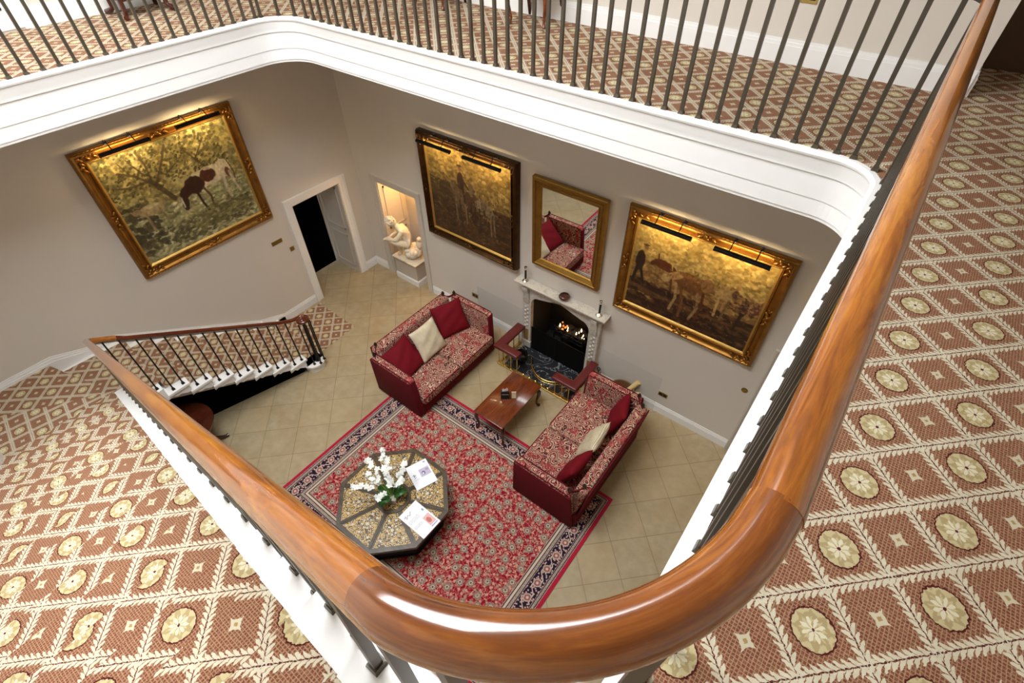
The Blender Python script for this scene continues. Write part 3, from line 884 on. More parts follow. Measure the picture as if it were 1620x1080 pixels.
# turn at the foot of the upper flight, then down the lower flight
E1 = Vector((1.62, ry(1.62), rz_(1.62)))
def r2z(y): return 1.38 + RIS * 0 + (-(y + 4.64)) * .613 + .97
def r2x(y): return 1.40 + .0
S2 = Vector((1.40, -4.98, 2.44))
turn = bez([E1, E1 + tg * .24, Vector((1.395, -5.27, 2.60)), S2], 14)
low = [Vector((1.40 + (-(4.98) - y) * 0.0, y, 2.42 + (-(y + 4.98)) * .613)) for y in np.linspace(-4.9, -3.15, 12)]
easing = bez([Vector((1.40, -3.10, 2.42 - (4.98 - 3.10) * .613 + .0)), Vector((1.40, -2.95, 1.185)), Vector((1.40, -2.85, 1.135)), Vector((1.405, -2.76, 1.135))], 6)
vol = []
for i in range(1, 34):
    a = PI - (i / 33) * 2 * PI * 1.35; r_ = .105 * (1 - .62 * i / 33)
    vol.append(Vector((1.505 + r_ * math.cos(a), -2.75 + r_ * math.sin(a) * 1.0, 1.135)))
p_curve = [q for q in crv if q.y < JOINT - .004]; p_curve = [Vector((8.12, JOINT, ZR)) if False else min(crv, key=lambda q: abs(q.y - JOINT))] + p_curve[1:]
b = MB(); b.tube([p - so for p in p_curve + [Vector((7.78, ry(7.78), rz_(7.78)))]], RR, 28, uv=True); b.build('handrail_curve', M['railred'], sr_, smooth=60)['label'] = 'redder curved length of handrail'
b = MB(); b.tube([p - so for p in [Vector((7.78, ry(7.78), rz_(7.78)))] + straight + turn[1:]], RR, 24, uv=True); b.build('handrail', M['rail'], sr_, smooth=60)
b = MB(); lowp = [S2] + low + easing + vol
b.tube([p - so for p in lowp], [RR * .9] * (len(lowp) - 14) + list(np.linspace(RR * .9, RR * .8, 14)), 18, uv=True)
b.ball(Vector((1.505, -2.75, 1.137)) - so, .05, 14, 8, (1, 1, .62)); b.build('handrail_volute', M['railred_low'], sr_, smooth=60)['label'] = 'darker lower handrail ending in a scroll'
b = MB(); b.tube([p - so - Vector((0, .004, .040)) for p in p_curve + straight + turn[1:] + low], .030, 4, sq=True, flat=.32); b.build('core_rail', M['ironlit'], sr_)
# bars on the landing edge and the curve
for (x, y) in ((8.11, -4.96), (8.11, -5.09), (8.075, -5.235), (7.99, -5.36), (7.87, -5.44), (7.70, -5.475), (7.555, -5.488)):
    best = min(p_curve + straight, key=lambda q: (q.x - x) ** 2 + (q.y - y) ** 2)
    baluster(sr_, Vector((x, y, H + .004)) - so, Vector((best.x, best.y, best.z - .02)) - so)
for k in range(3, 24):
    z = AZ + RIS * k
    for dx in (.05, .178):
        x = xk(k) + dx
        baluster(sr_, Vector((x, yF(x) + .030, z)) - so, Vector((x, ry(x), rz_(x) - .02)) - so)
allp = [S2] + low + easing
def rail_at(y): return min(allp, key=lambda q: abs(q.y - y))
for k in range(8, 1, -1):
    z = RIS * k; c_ = yn(k, xF(k))
    for dy in (-.04, -.18):
        y = c_ + dy; q = rail_at(y)
        zz = q.z + (q.y - y) * .613
        baluster(sr_, Vector((xF(k), y, z)) - so, Vector((1.405, y, zz - .02)) - so, M['ironblack'], .013)
for y, x, z in ((-4.97, 1.44, AZ), (-5.12, 1.44, AZ), (-5.24, 1.43, AZ)):
    q = rail_at(y); baluster(sr_, Vector((x, y, z)) - so, Vector((1.40, y, 2.43 + (-4.98 - y) * .6)) - so, M['ironblack'], .013)
b = MB(); c0 = Vector((1.505, -2.75, RIS)) - so
b.lathe([(.05, 0), (.05, .03), (.03, .06), (.027, .10), (.03, .5), (.026, .88), (.04, .93)], 14, c0); b.build('newel_post', M['ironblack'], sr_, smooth=50)
for a in (-70, -10, 50, 110):
    q = Vector((1.505 + .11 * math.cos(math.radians(a)), -2.75 + .11 * math.sin(math.radians(a)), RIS))
    baluster(sr_, q - so, Vector((q.x, q.y, 1.115)) - so, M['ironblack'], .013)

# ================================================================== pictures and mirror
def frame_mesh(b, w, h, prof, m=0):
    """mitred frame in local x (right) / z (up), depth toward -y.  prof: (inset from outer edge, depth)"""
    vs = []
    for ins, d in prof:
        vs += [(-w / 2 + ins, -d, -h / 2 + ins), (w / 2 - ins, -d, -h / 2 + ins), (w / 2 - ins, -d, h / 2 - ins), (-w / 2 + ins, -d, h / 2 - ins)]
    fs = []
    for i in range(len(prof) - 1):
        for k in range(4):
            k2 = (k + 1) % 4; fs.append((i * 4 + k, i * 4 + k2, (i + 1) * 4 + k2, (i + 1) * 4 + k))
    b.mesh(vs, fs, m)
def ornament(b, c, dx, dz, depth, rnd, big=1.0):
    """carved leaf and scroll cluster spreading along the arms dx, dz"""
    c = Vector(c)
    def leaf(p, d, L, wd):
        ang = math.atan2(d.z, d.x); R_ = Matrix.Rotation(-ang, 3, 'Y')
        b.ball(p, 1, 7, 5, (L, .016, wd), R_)
    for (d, L) in ((Vector((1, 0, 0)) * dx, abs(dx)), (Vector((0, 0, 1)) * dz, abs(dz))):
        if L < 1e-6: continue
        u = d.normalized(); n_ = Vector((u.z, 0, -u.x))
        for i in range(int(L / .045)):
            p = c + u * (.02 + i * .045) + n_ * ((-1) ** i) * .018
            leaf(p + Vector((0, -rnd.uniform(.004, .016), 0)), u + n_ * ((-1) ** i) * .9, .040 * big, .017)
            if i % 2 == 0: b.ball(p - n_ * ((-1) ** i) * .03, .013, 6, 5)
    b.ball(c + Vector((0, -.012, 0)), .026 * big, 8, 6, (1, .6, 1))
rnd = random.Random(4)
def picture(name, label, org, rz, w, h, fr, P, gilt, lights, depth=.09):
    t = thing(name, label, 'painting', org, rz)
    b = MB()
    frame_mesh(b, w, h, [(0, 0), (0, depth * .55), (.012, depth * .75), (.03, depth * .95), (.045, depth), (.058, depth * .82), (.085, depth * .62), (fr - .035, depth * .55), (fr - .022, depth * .72), (fr - .010, depth * .7), (fr - .004, depth * .45)])
    # bead course along the lower and upper outer edges
    b.build('frame', gilt, t, smooth=35)
    for sz in (-1, 1):
        n_ = int(w / .05); bb = MB()
        bb.tube([(-w / 2 + .02 + (w - .04) * i / (4 * n_), -depth * .80, sz * (h / 2 - .012)) for i in range(4 * n_ + 1)], [.011 if i % 4 in (0,) else (.009 if i % 2 else .004) for i in range(4 * n_ + 1)], 7)
        bb.build('bead_moulding', gilt, t, smooth=60)
    b = MB(); frame_mesh(b, w - 2 * fr + .01, h - 2 * fr + .01, [(0, depth * .5), (.006, depth * .55), (.03, depth * .38), (.034, depth * .30)])
    b.build('slip', M['slip'], t, smooth=30)
    q = fr * .5
    for sx in (-1, 1):
        for sz in (-1, 1):
            b = MB(); ornament(b, (sx * (w / 2 - q), -depth * .72, sz * (h / 2 - q)), -sx * .24, -sz * .20, depth, rnd); b.build('corner_ornament', gilt, t, smooth=60)
    for c, dx, dz in (((-.02, -depth * .7, h / 2 - q), 0, 0), ((.02, -depth * .7, -h / 2 + q), 0, 0), ((-w / 2 + q, -depth * .7, 0), 0, 0), ((w / 2 - q, -depth * .7, 0), 0, 0)):
        b = MB(); hz = abs(c[2]) > .1
        ornament(b, c, .17 if hz else 0, 0 if hz else .15, depth, rnd); ornament(b, c, -.17 if hz else 0, 0 if hz else -.15, depth, rnd)
        b.build('centre_ornament', gilt, t, smooth=60)
    cw, ch = w - 2 * fr, h - 2 * fr
    canvas('canvas', P, cw, ch, t, (-cw / 2, -depth * .34, -ch / 2), (1, 0, 0), (0, 0, 1))
    b = MB(); b.box(-w / 2 + .01, w / 2 - .01, -.02, 0, -h / 2 + .01, h / 2 - .01); b.build('backing', M['black'], t)
    for (a0, a1, zz, yy) in lights:
        c = (a0 + a1) / 2; L = a1 - a0
        b = MB()   # half round metal shade
        seg = 8; vs = []; fs = []
        for i in range(seg + 1):
            an = math.radians(-30 + 200 * i / seg)
            for xx in (-L / 2, L / 2): vs.append((c + xx, -yy - .030 * math.cos(an), zz + .030 * math.sin(an)))
        for i in range(seg): fs.append((2 * i, 2 * i + 1, 2 * i + 3, 2 * i + 2))
        b.mesh(vs, fs)
        for xx in (-L / 2, L / 2): b.lathe([(.001, 0), (.031, 0), (.031, .006), (.001, .006)], 10, (0, 0, 0)); b.v[-40:] = [(c + xx + (v[2] - .003), -yy - v[0], zz + v[1]) for v in b.v[-40:]]
        pl_ = b.build('picture_light', M['ironblack'], t)
        lt = MB(); lt.tube([(c - L / 2 + .02, -yy + .006, zz - .004), (c + L / 2 - .02, -yy + .006, zz - .004)], .011, 8); lt.build('lamp_tube', M['lamp'], pl_)
        for xx in (-L * .24, L * .24):
            ar = MB(); top = h / 2
            ar.tube([(c + xx, .0 - depth * .6, top - .01), (c + xx, -depth * .8, top + .045), (c + xx, -depth - .06, top + .055), (c + xx, -yy + .03, zz + .035), (c + xx, -yy, zz + .03)], .007, 6)
            ar.box(c + xx - .018, c + xx + .018, -depth * .9, -depth * .2, top - .012, top + .004); ar.build('arm', M['ironblack'], pl_)
        la = bpy.data.lights.new('picture_lamp', 'AREA'); la.shape = 'RECTANGLE'; la.size = L * .95; la.size_y = .03; la.color = (1, .74, .38); la.energy = PIC_W * L
        lo = bpy.data.objects.new('picture_lamp', la); COL.objects.link(lo); lo.parent = t
        lo.location = (c, -yy + .022, zz - .012)
        lo.rotation_euler = (math.radians(38), 0, 0)
    return t
PIC_W = 5.2

# a brown and white cow grazing under a pollard tree
P = Painter(216, 176, (150, 140, 84))
P.dabs(1500, (0, 1, .45, 1), [(150, 134, 66), (186, 164, 86), (120, 112, 58), (200, 180, 104), (140, 120, 60)], (.008, .02), 1.6)
P.ell(.55, .62, .16, .10, (206, 184, 112), a=.7, soft=.5)
P.dabs(700, (0, .9, .62, 1), [(84, 74, 34), (110, 96, 44), (66, 60, 30), (136, 118, 58)], (.005, .012), 1.8, .6)
P.dabs(1700, (0, 1, 0, .46), [(176, 170, 108), (150, 150, 88), (200, 192, 136), (128, 122, 74), (166, 152, 100)], (.006, .016), 2.6, .1)
P.dabs(160, (.0, .22, .1, .55), [(76, 68, 40), (96, 84, 50)], (.01, .022), 1.6)
P.dabs(260, (.25, .95, .06, .26), [(104, 96, 56), (86, 78, 48)], (.006, .014), 2.6, .15, .7)
for pts, w_ in (([(.40, .48), (.34, .62), (.30, .70)], .028), ([(.33, .64), (.22, .78), (.13, .84)], .013), ([(.31, .68), (.32, .84), (.30, .95)], .012), ([(.33, .66), (.44, .82), (.50, .93)], .012),
                ([(.30, .70), (.16, .70), (.08, .73)], .010), ([(.28, .76), (.22, .92)], .008), ([(.38, .74), (.42, .70), (.52, .76)], .008), ([(.20, .80), (.16, .92)], .006), ([(.66, .74), (.70, .66), (.74, .60)], .014), ([(.66, .74), (.60, .86)], .01), ([(.67, .74), (.78, .88)], .01)):
    P.stroke(pts, w_, (86, 66, 36), .85)
# pale calf at the left
P.ell(.21, .47, .10, .055, (178, 150, 96)); P.ell(.11, .49, .035, .03, (158, 128, 84)); P.stroke([(.16, .44), (.165, .28)], .014, (160, 134, 88)); P.stroke([(.27, .45), (.285, .32)], .013, (150, 126, 80)); P.ell(.22, .50, .06, .02, (206, 184, 130), a=.8)
# the cow
W_, Bn, Dk = (216, 198, 156), (92, 44, 22), (62, 30, 18)
P.ell(.70, .55, .20, .092, W_, .06); P.ell(.84, .57, .06, .095, W_, .1)
P.ell(.575, .525, .085, .085, Dk, -.12); P.ell(.505, .50, .06, .05, Dk, .3); P.ell(.475, .475, .04, .045, Dk); P.ell(.455, .40, .028, .065, Dk, -.35); P.ell(.449, .35, .018, .02, (60, 40, 34)); P.ell(.428, .46, .022, .012, (170, 140, 100)); P.stroke([(.44, .45), (.437, .37)], .008, (216, 200, 170))
P.ell(.70, .565, .068, .07, Bn, .05); P.ell(.86, .52, .022, .05, (120, 66, 36)); P.ell(.74, .62, .06, .016, W_, a=.8)
for pts, w_, c in (([(.57, .45), (.58, .34), (.60, .25)], .014, Dk), ([(.63, .47), (.66, .37), (.65, .30)], .012, (96, 62, 40)), ([(.82, .52), (.80, .40), (.815, .28)], .017, W_), ([(.87, .52), (.88, .42), (.90, .31)], .014, (200, 180, 140))):
    P.stroke(pts, w_, c)
P.stroke([(.885, .62), (.905, .52), (.90, .44)], .006, (90, 60, 36)); P.a = P.a * .9 + (P.a.mean(2, keepdims=True) - P.a) * .18
P.dabs(150, (.45, .95, .10, .30), [(96, 92, 52), (120, 112, 66)], (.006, .012), 3, .05, .6)
P.noise(.16)
picture('landscape_painting', 'gilt framed painting of a brown and white cow on the left wall above the stairs', (0.001, -2.995, 3.10), PI / 2, 2.18, 1.92, .15, P, M['gilt'],
        [(-.81, -.19, .91, .25), (.175, .80, .93, .25)])
# rider with working horses, dark
P = Painter(190, 170, (150, 120, 60))
P.dabs(1300, (0, 1, .45, 1), [(150, 122, 62), (176, 146, 78), (128, 100, 50), (190, 160, 92)], (.008, .02), 1.6)
P.dabs(1500, (0, 1, 0, .5), [(96, 62, 34), (76, 48, 28), (114, 76, 40), (60, 40, 24), (88, 58, 30)], (.007, .018), 2.6, .05)
P.dabs(200, (0, .4, .42, .62), [(104, 80, 44), (86, 64, 36)], (.008, .016), 2.5)
h1, h2 = (140, 116, 82), (118, 92, 62)
P.ell(.40, .48, .10, .12, h2); P.ell(.33, .58, .05, .08, h2, .5); P.ell(.30, .62, .028, .05, h1, -.3); P.ell(.52, .50, .10, .11, (96, 66, 42)); P.ell(.53, .62, .035, .075, h1); P.ell(.66, .48, .10, .09, h1); P.ell(.62, .50, .03, .07, (176, 156, 116)); P.ell(.74, .46, .05, .07, (150, 128, 92))
for x_, yb in ((.33, .22), (.38, .20), (.45, .22), (.52, .20), (.57, .22), (.62, .18), (.68, .18), (.75, .19), (.79, .20)): P.stroke([(x_, .45), (x_ + .008, yb)], .013, h1 if int(x_ * 100) % 2 else (72, 46, 30))
P.ell(.41, .68, .045, .10, (76, 50, 32)); P.ell(.405, .81, .02, .032, (150, 104, 70)); P.ell(.405, .84, .032, .012, (64, 46, 32)); P.stroke([(.43, .62), (.45, .46)], .018, (66, 44, 30)); P.stroke([(.44, .70), (.50, .62)], .012, (80, 54, 36))
P.dabs(260, (.25, .85, .16, .66), [(70, 46, 28), (150, 124, 84), (104, 72, 44)], (.004, .009), 2.2, 1.2, .55)
P.a *= .74; P.noise(.16)
picture('riders_painting', 'dark gilt framed painting of a rider with horses beside the statue recess', (2.957, -.001, 2.585), 0, 2.005, 1.875, .125, P, M['giltdark'],
        [(-.80, -.12, .87, .27), (.145, .84, .87, .27)], .13)
# horses being led to the left
P = Painter(216, 160, (176, 146, 78))
P.dabs(1300, (0, 1, .5, 1), [(176, 146, 80), (196, 166, 96), (158, 128, 66), (204, 178, 110)], (.008, .02), 1.6)
P.dabs(700, (0, 1, .30, .58), [(146, 108, 60), (166, 126, 74), (124, 90, 50)], (.007, .016), 2.6)
P.dabs(1300, (0, 1, 0, .34), [(70, 44, 26), (56, 34, 22), (92, 60, 34), (44, 28, 20), (110, 74, 42)], (.007, .018), 3.2, -.05)
P.stroke([(0, .27), (.5, .22), (1, .26)], .018, (120, 82, 48), .7); P.stroke([(0, .12), (.6, .08), (1, .12)], .02, (52, 32, 20), .7)
hb, hl, hd = (122, 78, 40), (196, 162, 104), (96, 50, 26)
P.ell(.075, .56, .04, .12, (58, 38, 26)); P.ell(.10, .72, .018, .028, (150, 104, 68)); P.ell(.10, .745, .028, .011, (80, 60, 40)); P.stroke([(.06, .48), (.04, .30)], .02, (46, 32, 24)); P.stroke([(.09, .48), (.13, .31)], .018, (54, 38, 28))
P.ell(.27, .60, .10, .055, hd, -.15); P.ell(.19, .60, .045, .028, hd, .6); P.stroke([(.21, .64), (.205, .70)], .009, hd); P.stroke([(.33, .56), (.35, .36)], .014, hd)
P.ell(.48, .52, .15, .11, hb, -.05); P.ell(.36, .54, .07, .045, (186, 146, 90), .5); P.ell(.295, .475, .035, .05, hl, -.6); P.stroke([(.33, .58), (.32, .63)], .008, hl)
P.ell(.50, .585, .12, .03, (150, 104, 58)); P.ell(.60, .56, .05, .08, (150, 110, 66))
for pts, c in (([(.38, .46), (.40, .30), (.375, .14)], hl), ([(.42, .44), (.46, .26), (.455, .10)], hb), ([(.55, .44), (.575, .28), (.54, .12)], (170, 136, 88)), ([(.59, .46), (.60, .30), (.585, .15)], hd)): P.stroke(pts, .017, c)
P.ell(.73, .56, .07, .08, (170, 140, 90)); P.ell(.69, .53, .03, .06, hl); P.stroke([(.70, .50), (.70, .28)], .014, hl); P.stroke([(.77, .50), (.75, .26)], .014, (120, 92, 60)); P.ell(.80, .66, .016, .024, (176, 130, 88)); P.ell(.80, .58, .026, .06, (120, 90, 60))
P.ell(.88, .48, .03, .10, (64, 44, 32)); P.stroke([(.88, .42), (.86, .22)], .018, (52, 36, 28)); P.ell(.95, .52, .03, .08, (110, 60, 44)); P.dabs(120, (.78, 1, .42, .62), [(110, 66, 46), (170, 130, 90), (80, 50, 36)], (.006, .013), 1.4)
P.dabs(200, (.3, .8, .1, .66), [(150, 110, 66), (90, 58, 34)], (.004, .009), 2.4, 1.3, .4)
P.a *= .80; P.noise(.15)
picture('horses_painting', 'gilt framed painting of horses led to the left, right of the mirror', (6.77, -.001, 2.664), 0, 2.085, 1.70, .145, P, M['gilt'],
        [(-.77, -.13, .79, .25), (.155, .79, .785, .25)])
mr = thing('wall_mirror', 'gilt framed mirror hanging above the marble mantelpiece', 'mirror', (4.853, -.028, 2.70)); mr.rotation_euler = (math.radians(1.8), 0, 0)
b = MB(); w, h = 1.205, 1.527
frame_mesh(b, w, h, [(0, 0), (0, .065), (.012, .075), (.05, .075), (.058, .062), (.064, .062), (.072, .072), (.10, .055), (.125, .040), (.132, .048), (.15, .03)])
b.build('frame', M['giltlight'], mr, smooth=35)
for sx in (-1, 1):
    b = MB(); b.tube([(sx * (w / 2 - .061), -.064, -h / 2 + .06 + (h - .12) * i / 132) for i in range(133)], [.008 if i % 4 == 0 else (.0065 if i % 2 else .003) for i in range(133)], 7); b.build('bead_moulding', M['gilt'], mr, smooth=60)
b = MB(); b.box(-w / 2 + .14, w / 2 - .14, -.028, -.02, -h / 2 + .14, h / 2 - .14); b.build('mirror_glass', M['mirror'], mr)

# ================================================================== fireplace
fp = thing('fireplace', 'white marble chimneypiece with dark firebox under the mirror', 'fireplace', (4.853, 0, 0))
b = MB(); b.box(-.868, .868, -.205, -.001, 1.515, 1.547); b.box(-.83, .83, -.175, -.001, 1.49, 1.515); b.build('mantelshelf', M['marble'], fp, bevel=.006)
b = MB()
arch = [(-.76, 1.49), (-.76, 1.10), (-.575, 1.10)] + [(-.575 + .16 * (1 - math.cos(t)), 1.10 + .17 * math.sin(t)) for t in np.linspace(.2, PI / 2, 6)] + \
       [(-.36, 1.285), (-.24, 1.315), (-.12, 1.355), (0, 1.38), (.12, 1.355), (.24, 1.315), (.36, 1.285)] + [(.575 - .16 * (1 - math.cos(t)), 1.10 + .17 * math.sin(t)) for t in np.linspace(PI / 2, .2, 6)] + [(.575, 1.10), (.76, 1.10), (.76, 1.49)]
b.prism(arch, -.10, -.001, axis=1); b.build('frieze', M['marble'], fp)
for s in (-1, 1):
    b = MB(); b.box(min(s * .575, s * .755), max(s * .575, s * .755), -.10, -.001, 0, 1.10); b.box(min(s * .565, s * .765), max(s * .565, s * .765), -.115, -.001, 0, .16)
    j = b.build('jamb', M['marble'], fp)
    b = MB()   # console scroll and carved drop
    b.prism([(-.10, 1.46), (-.17, 1.46), (-.175, 1.40), (-.15, 1.33), (-.125, 1.22), (-.13, 1.12), (-.10, 1.06)], s * .665 - .055, s * .665 + .055, axis=0)
    for i in range(12): b.ball((s * .665 + (-1) ** i * .022, -.105, 1.02 - i * .045), .026, 7, 5, (1, .5, 1.2))
    b.build('carved_console', M['marble'], j, smooth=40)
    b = MB(); b.box(s * .665 - .045, s * .665 + .045, -.106, -.10, .19, .46); b.build('brown_marble_inset', plain('brown_marble', rgb(140, 104, 62), .25, var=.25, scale=20), j)['label'] = 'brown marble inset'
b = MB()
b.box(-.575, -.555, -.02, .55, 0, 1.42); b.box(.555, .575, -.02, .55, 0, 1.42); b.box(-.555, .555, .53, .55, 0, 1.42); b.box(-.555, .555, 0, .53, 1.40, 1.42); b.box(-.555, .555, 0, .53, -.0, .012)
b.build('firebox', M['soot'], fp)
b = MB(); b.box(-.70, .70, -.745, -.001, .001, .022); b.build('hearth_slab', M['blackmarble'], fp)
for s in (-1, 1):
    b = MB(); b.box(min(s * .006, s * .55), max(s * .006, s * .55), -.098, -.088, .024, .56)
    for i in range(2): b.box(s * .006 if s > 0 else -.014, .014 if s > 0 else -.006, -.102, -.086, .024, .57)
    b.box(min(s * .006, s * .55), max(s * .006, s * .55), -.102, -.084, .545, .565)
    b.build('fire_door', M['guard'], fp)
gr = thing('fire_grate', 'iron grate with burning coals inside the fireplace', 'grate', (4.95, .20, .013))
b = MB()
for sx in (-.30, .30):
    for sy in (-.08, .20): b.box(sx - .012, sx + .012, sy - .012, sy + .012, 0, .62)
for z in (.42, .50, .58): b.box(-.30, .30, -.092, -.078, z, z + .018)
b.box(-.30, .30, -.08, .20, .40, .415); b.build('basket', M['ironblack'], gr)
b = MB()
for i in range(70): b.ball((rnd.uniform(-.27, .27), rnd.uniform(-.06, .18), rnd.uniform(.44, .56)), rnd.uniform(.03, .05), 6, 4, (1, 1, .8))
c_ = b.build('coals', M['soot'], gr); c_['kind'] = 'stuff'
b = MB()
for i in range(8): b.ball((rnd.uniform(-.24, -.10), rnd.uniform(-.05, .1), rnd.uniform(.56, .61)), rnd.uniform(.012, .022), 6, 4)
b.build('ember', M['ember'], gr)
for (fx, fz, s) in ((-.06, .60, 1), (-.055, .66, .8), (.12, .62, 1), (.17, .68, .8), (.21, .74, 1.2), (.26, .66, .8), (.28, .58, .8), (.11, .57, .9), (.24, .60, .7), (-.22, .62, 1.3)):
    b = MB(); b.lathe([(.002, 0), (.010 * s, .012 * s), (.012 * s, .026 * s), (.006 * s, .05 * s), (.001, .07 * s)], 8, (fx, -.03, fz - .03)); b.build('flame', M['flame'], gr, smooth=60)
fl = bpy.data.lights.new('fire_glow', 'POINT'); fl.energy = 1.5; fl.color = (1, .45, .15); fl.shadow_soft_size = .08
fo = bpy.data.objects.new('fire_glow', fl); COL.objects.link(fo); fo.location = (4.95, .15, .85)
# mantel ornaments
def candlestick(x, label):
    t = thing('candlestick', label, 'candlestick', (x, -.105, 1.547), 0, 'candlesticks on the mantelpiece')
    b = MB(); b.lathe([(.002, 0), (.052, 0), (.056, .006), (.05, .014), (.03, .024), (.016, .034), (.014, .05)], 20); b.build('base', M['silver'], t, smooth=40)
    b = MB(); b.lathe([(.012, .05), (.019, .06), (.018, .20), (.019, .22), (.010, .225)], 14); b.build('stem', M['ironblack'], t, smooth=40)
    b = MB(); b.lathe([(.010, .222), (.020, .232), (.026, .262), (.026, .285), (.024, .285), (.018, .24), (.006, .236)], 16); b.build('candle_cup', M['silver'], t, smooth=40)
candlestick(4.155, 'silver candlestick with black stem at the left end of the mantelpiece')
candlestick(5.565, 'silver candlestick with black stem at the right end of the mantelpiece')
t = thing('wooden_bowl', 'dark turned wooden bowl in the middle of the mantelpiece', 'bowl', (4.925, -.108, 1.547))
b = MB(); b.lathe([(.002, 0), (.05, 0), (.055, .01), (.088, .035), (.092, .058), (.080, .078), (.068, .082), (.066, .076), (.076, .062), (.05, .05), (.002, .046)], 28); b.build('bowl_body', M['mahogdark'], t, smooth=50)

# club fender
fd = thing('club_fender', 'brass club fender with oxblood leather seats round the hearth', 'fender', (4.87, 0, 0))
b = MB()
b.box(-.83, .83, -.775, -.735, .0, .045); b.box(-.83, -.79, -.735, -.03, 0, .045); b.box(.79, .83, -.735, -.03, 0, .045)
b.box(-.845, .845, -.785, -.725, .045, .058); b.build('plinth_rail', M['brass'], fd, bevel=.004)
def seat(poly_):
    b = MB(); b.prism(poly_, .445, .515); return b.build('leather_seat', M['leather'], fd, bevel=.022, bseg=3, smooth=50)
seat([(-.875, -.825), (-.355, -.825), (-.355, -.665), (-.70, -.665), (-.70, -.10), (-.875, -.10)])
seat([(.355, -.825), (.832, -.825), (.832, -.10), (.68, -.10), (.68, -.665), (.355, -.665)])
for s in (-1, 1):
    b = MB(); b.box(min(s * .36, s * .83), max(s * .36, s * .83), -.775, -.735, .425, .445); b.box(min(s * .79, s * .83), max(s * .79, s * .83), -.735, -.12, .425, .445); b.build('top_rail', M['brass'], fd)
    for (x, y) in [(s * (.40 + .135 * i), -.755) for i in range(4)] + [(s * .81, -.63 + .16 * i) for i in range(4)]:
        b = MB(); b.lathe([(.016, .058), (.016, .07), (.009, .08), (.0085, .41), (.014, .425)], 10, (x, y, 0)); b.build('spindle', M['brass'], fd, smooth=50)
for i in range(5):
    b = MB(); b.lathe([(.014, .058), (.010, .066), (.008, .074), (.016, .086), (.016, .096), (.002, .106)], 10, (-.26 + .13 * i, -.755, 0)); b.build('knob', M['brass'], fd, smooth=50)
hf = MB(); ap = [(-.41 + .86 * i / 24, -.36 - .30 * math.sin(PI * (i / 24)) ** .7, 0) for i in range(25)]
for z, r_ in ((.045, .010), (.105, .014)): hf.tube([(x, y, z) for x, y, _ in ap], r_, 8)
for i in range(0, 25, 3): hf.tube([(ap[i][0], ap[i][1], .024), (ap[i][0], ap[i][1], .105)], .006, 6)
o = hf.build('hearth_curb', M['brass'], None, smooth=50); o.location = (4.92, .0, 0); tag(o, 'low curved brass curb standing on the black marble hearth', 'fender')
t = thing('coal_scuttle', 'black coal scuttle behind the left fender seat', 'scuttle', (4.36, -.47, .024))
b = MB(); b.lathe([(.002, 0), (.07, 0), (.09, .04), (.115, .16), (.12, .20), (.108, .20), (.08, .06), (.002, .04)], 18); b.build('bucket', M['ironblack'], t, smooth=50)
b = MB(); b.tube([(.115 * math.cos(a), 0, .19 + .15 * math.sin(a)) for a in np.linspace(0, PI, 12)], .007, 6); b.build('handle', M['ironblack'], t, smooth=50)
t = thing('fire_iron_stand', 'black fire iron stand with ring handle between fender and far sofa arm', 'fire irons', (5.80, -.30, 0))
b = MB(); b.lathe([(.002, 0), (.09, 0), (.09, .012), (.02, .03), (.009, .05), (.008, .60)], 14); b.tube([(.03 * math.sin(a), 0, .63 - .03 * math.cos(a)) for a in np.linspace(0, 2 * PI, 14)], .007, 6, caps=False); b.build('stand', M['ironblack'], t, smooth=50)
b = MB(); b.tube([(.05, .02, .03), (.03, .01, .56)], .006, 6); b.build('poker', M['ironblack'], t)
lbk = thing('log_basket', 'wicker log basket behind the right hand sofa against the wall', 'basket', (6.22, -.24, 0))
b = MB(); b.lathe([(.002, 0), (.17, 0), (.185, .10), (.205, .30), (.215, .36), (.195, .36), (.17, .08), (.002, .03)], 20); b.build('basket_body', M['wicker'], lbk, smooth=50)
for i, (x, y, z0, dx, dy, L_) in enumerate(((-.30, .05, .37, .95, .1, .34), (.0, .08, .36, .3, .2, .30), (.05, -.04, .36, .55, .1, .26))):
    d_ = Vector((dx, dy, .55)).normalized(); p0 = Vector((x * .3, y, .12)); 
    b = MB(); b.tube([p0, p0 + d_ * (L_ + .12)], .040, 8); o = b.build('log', M['logs'], None, smooth=40); o.location = (6.22, -.24, 0)
    tag(o, ('long pale split log leaning to the right in the basket', 'middle pale log standing in the basket by the wall', 'short pale log at the front of the basket')[i], 'log', 'logs in the basket')

# ================================================================== rug
hx, hy = 2.0, 1.5
o = MB().box(-hx, hx, -hy, hy, .001, .012).build('persian_rug', mat_rug(hx, hy)); o.location = (5.03, -3.345, 0)
tag(o, 'red floral Persian rug with dark border on the stone floor', 'rug')

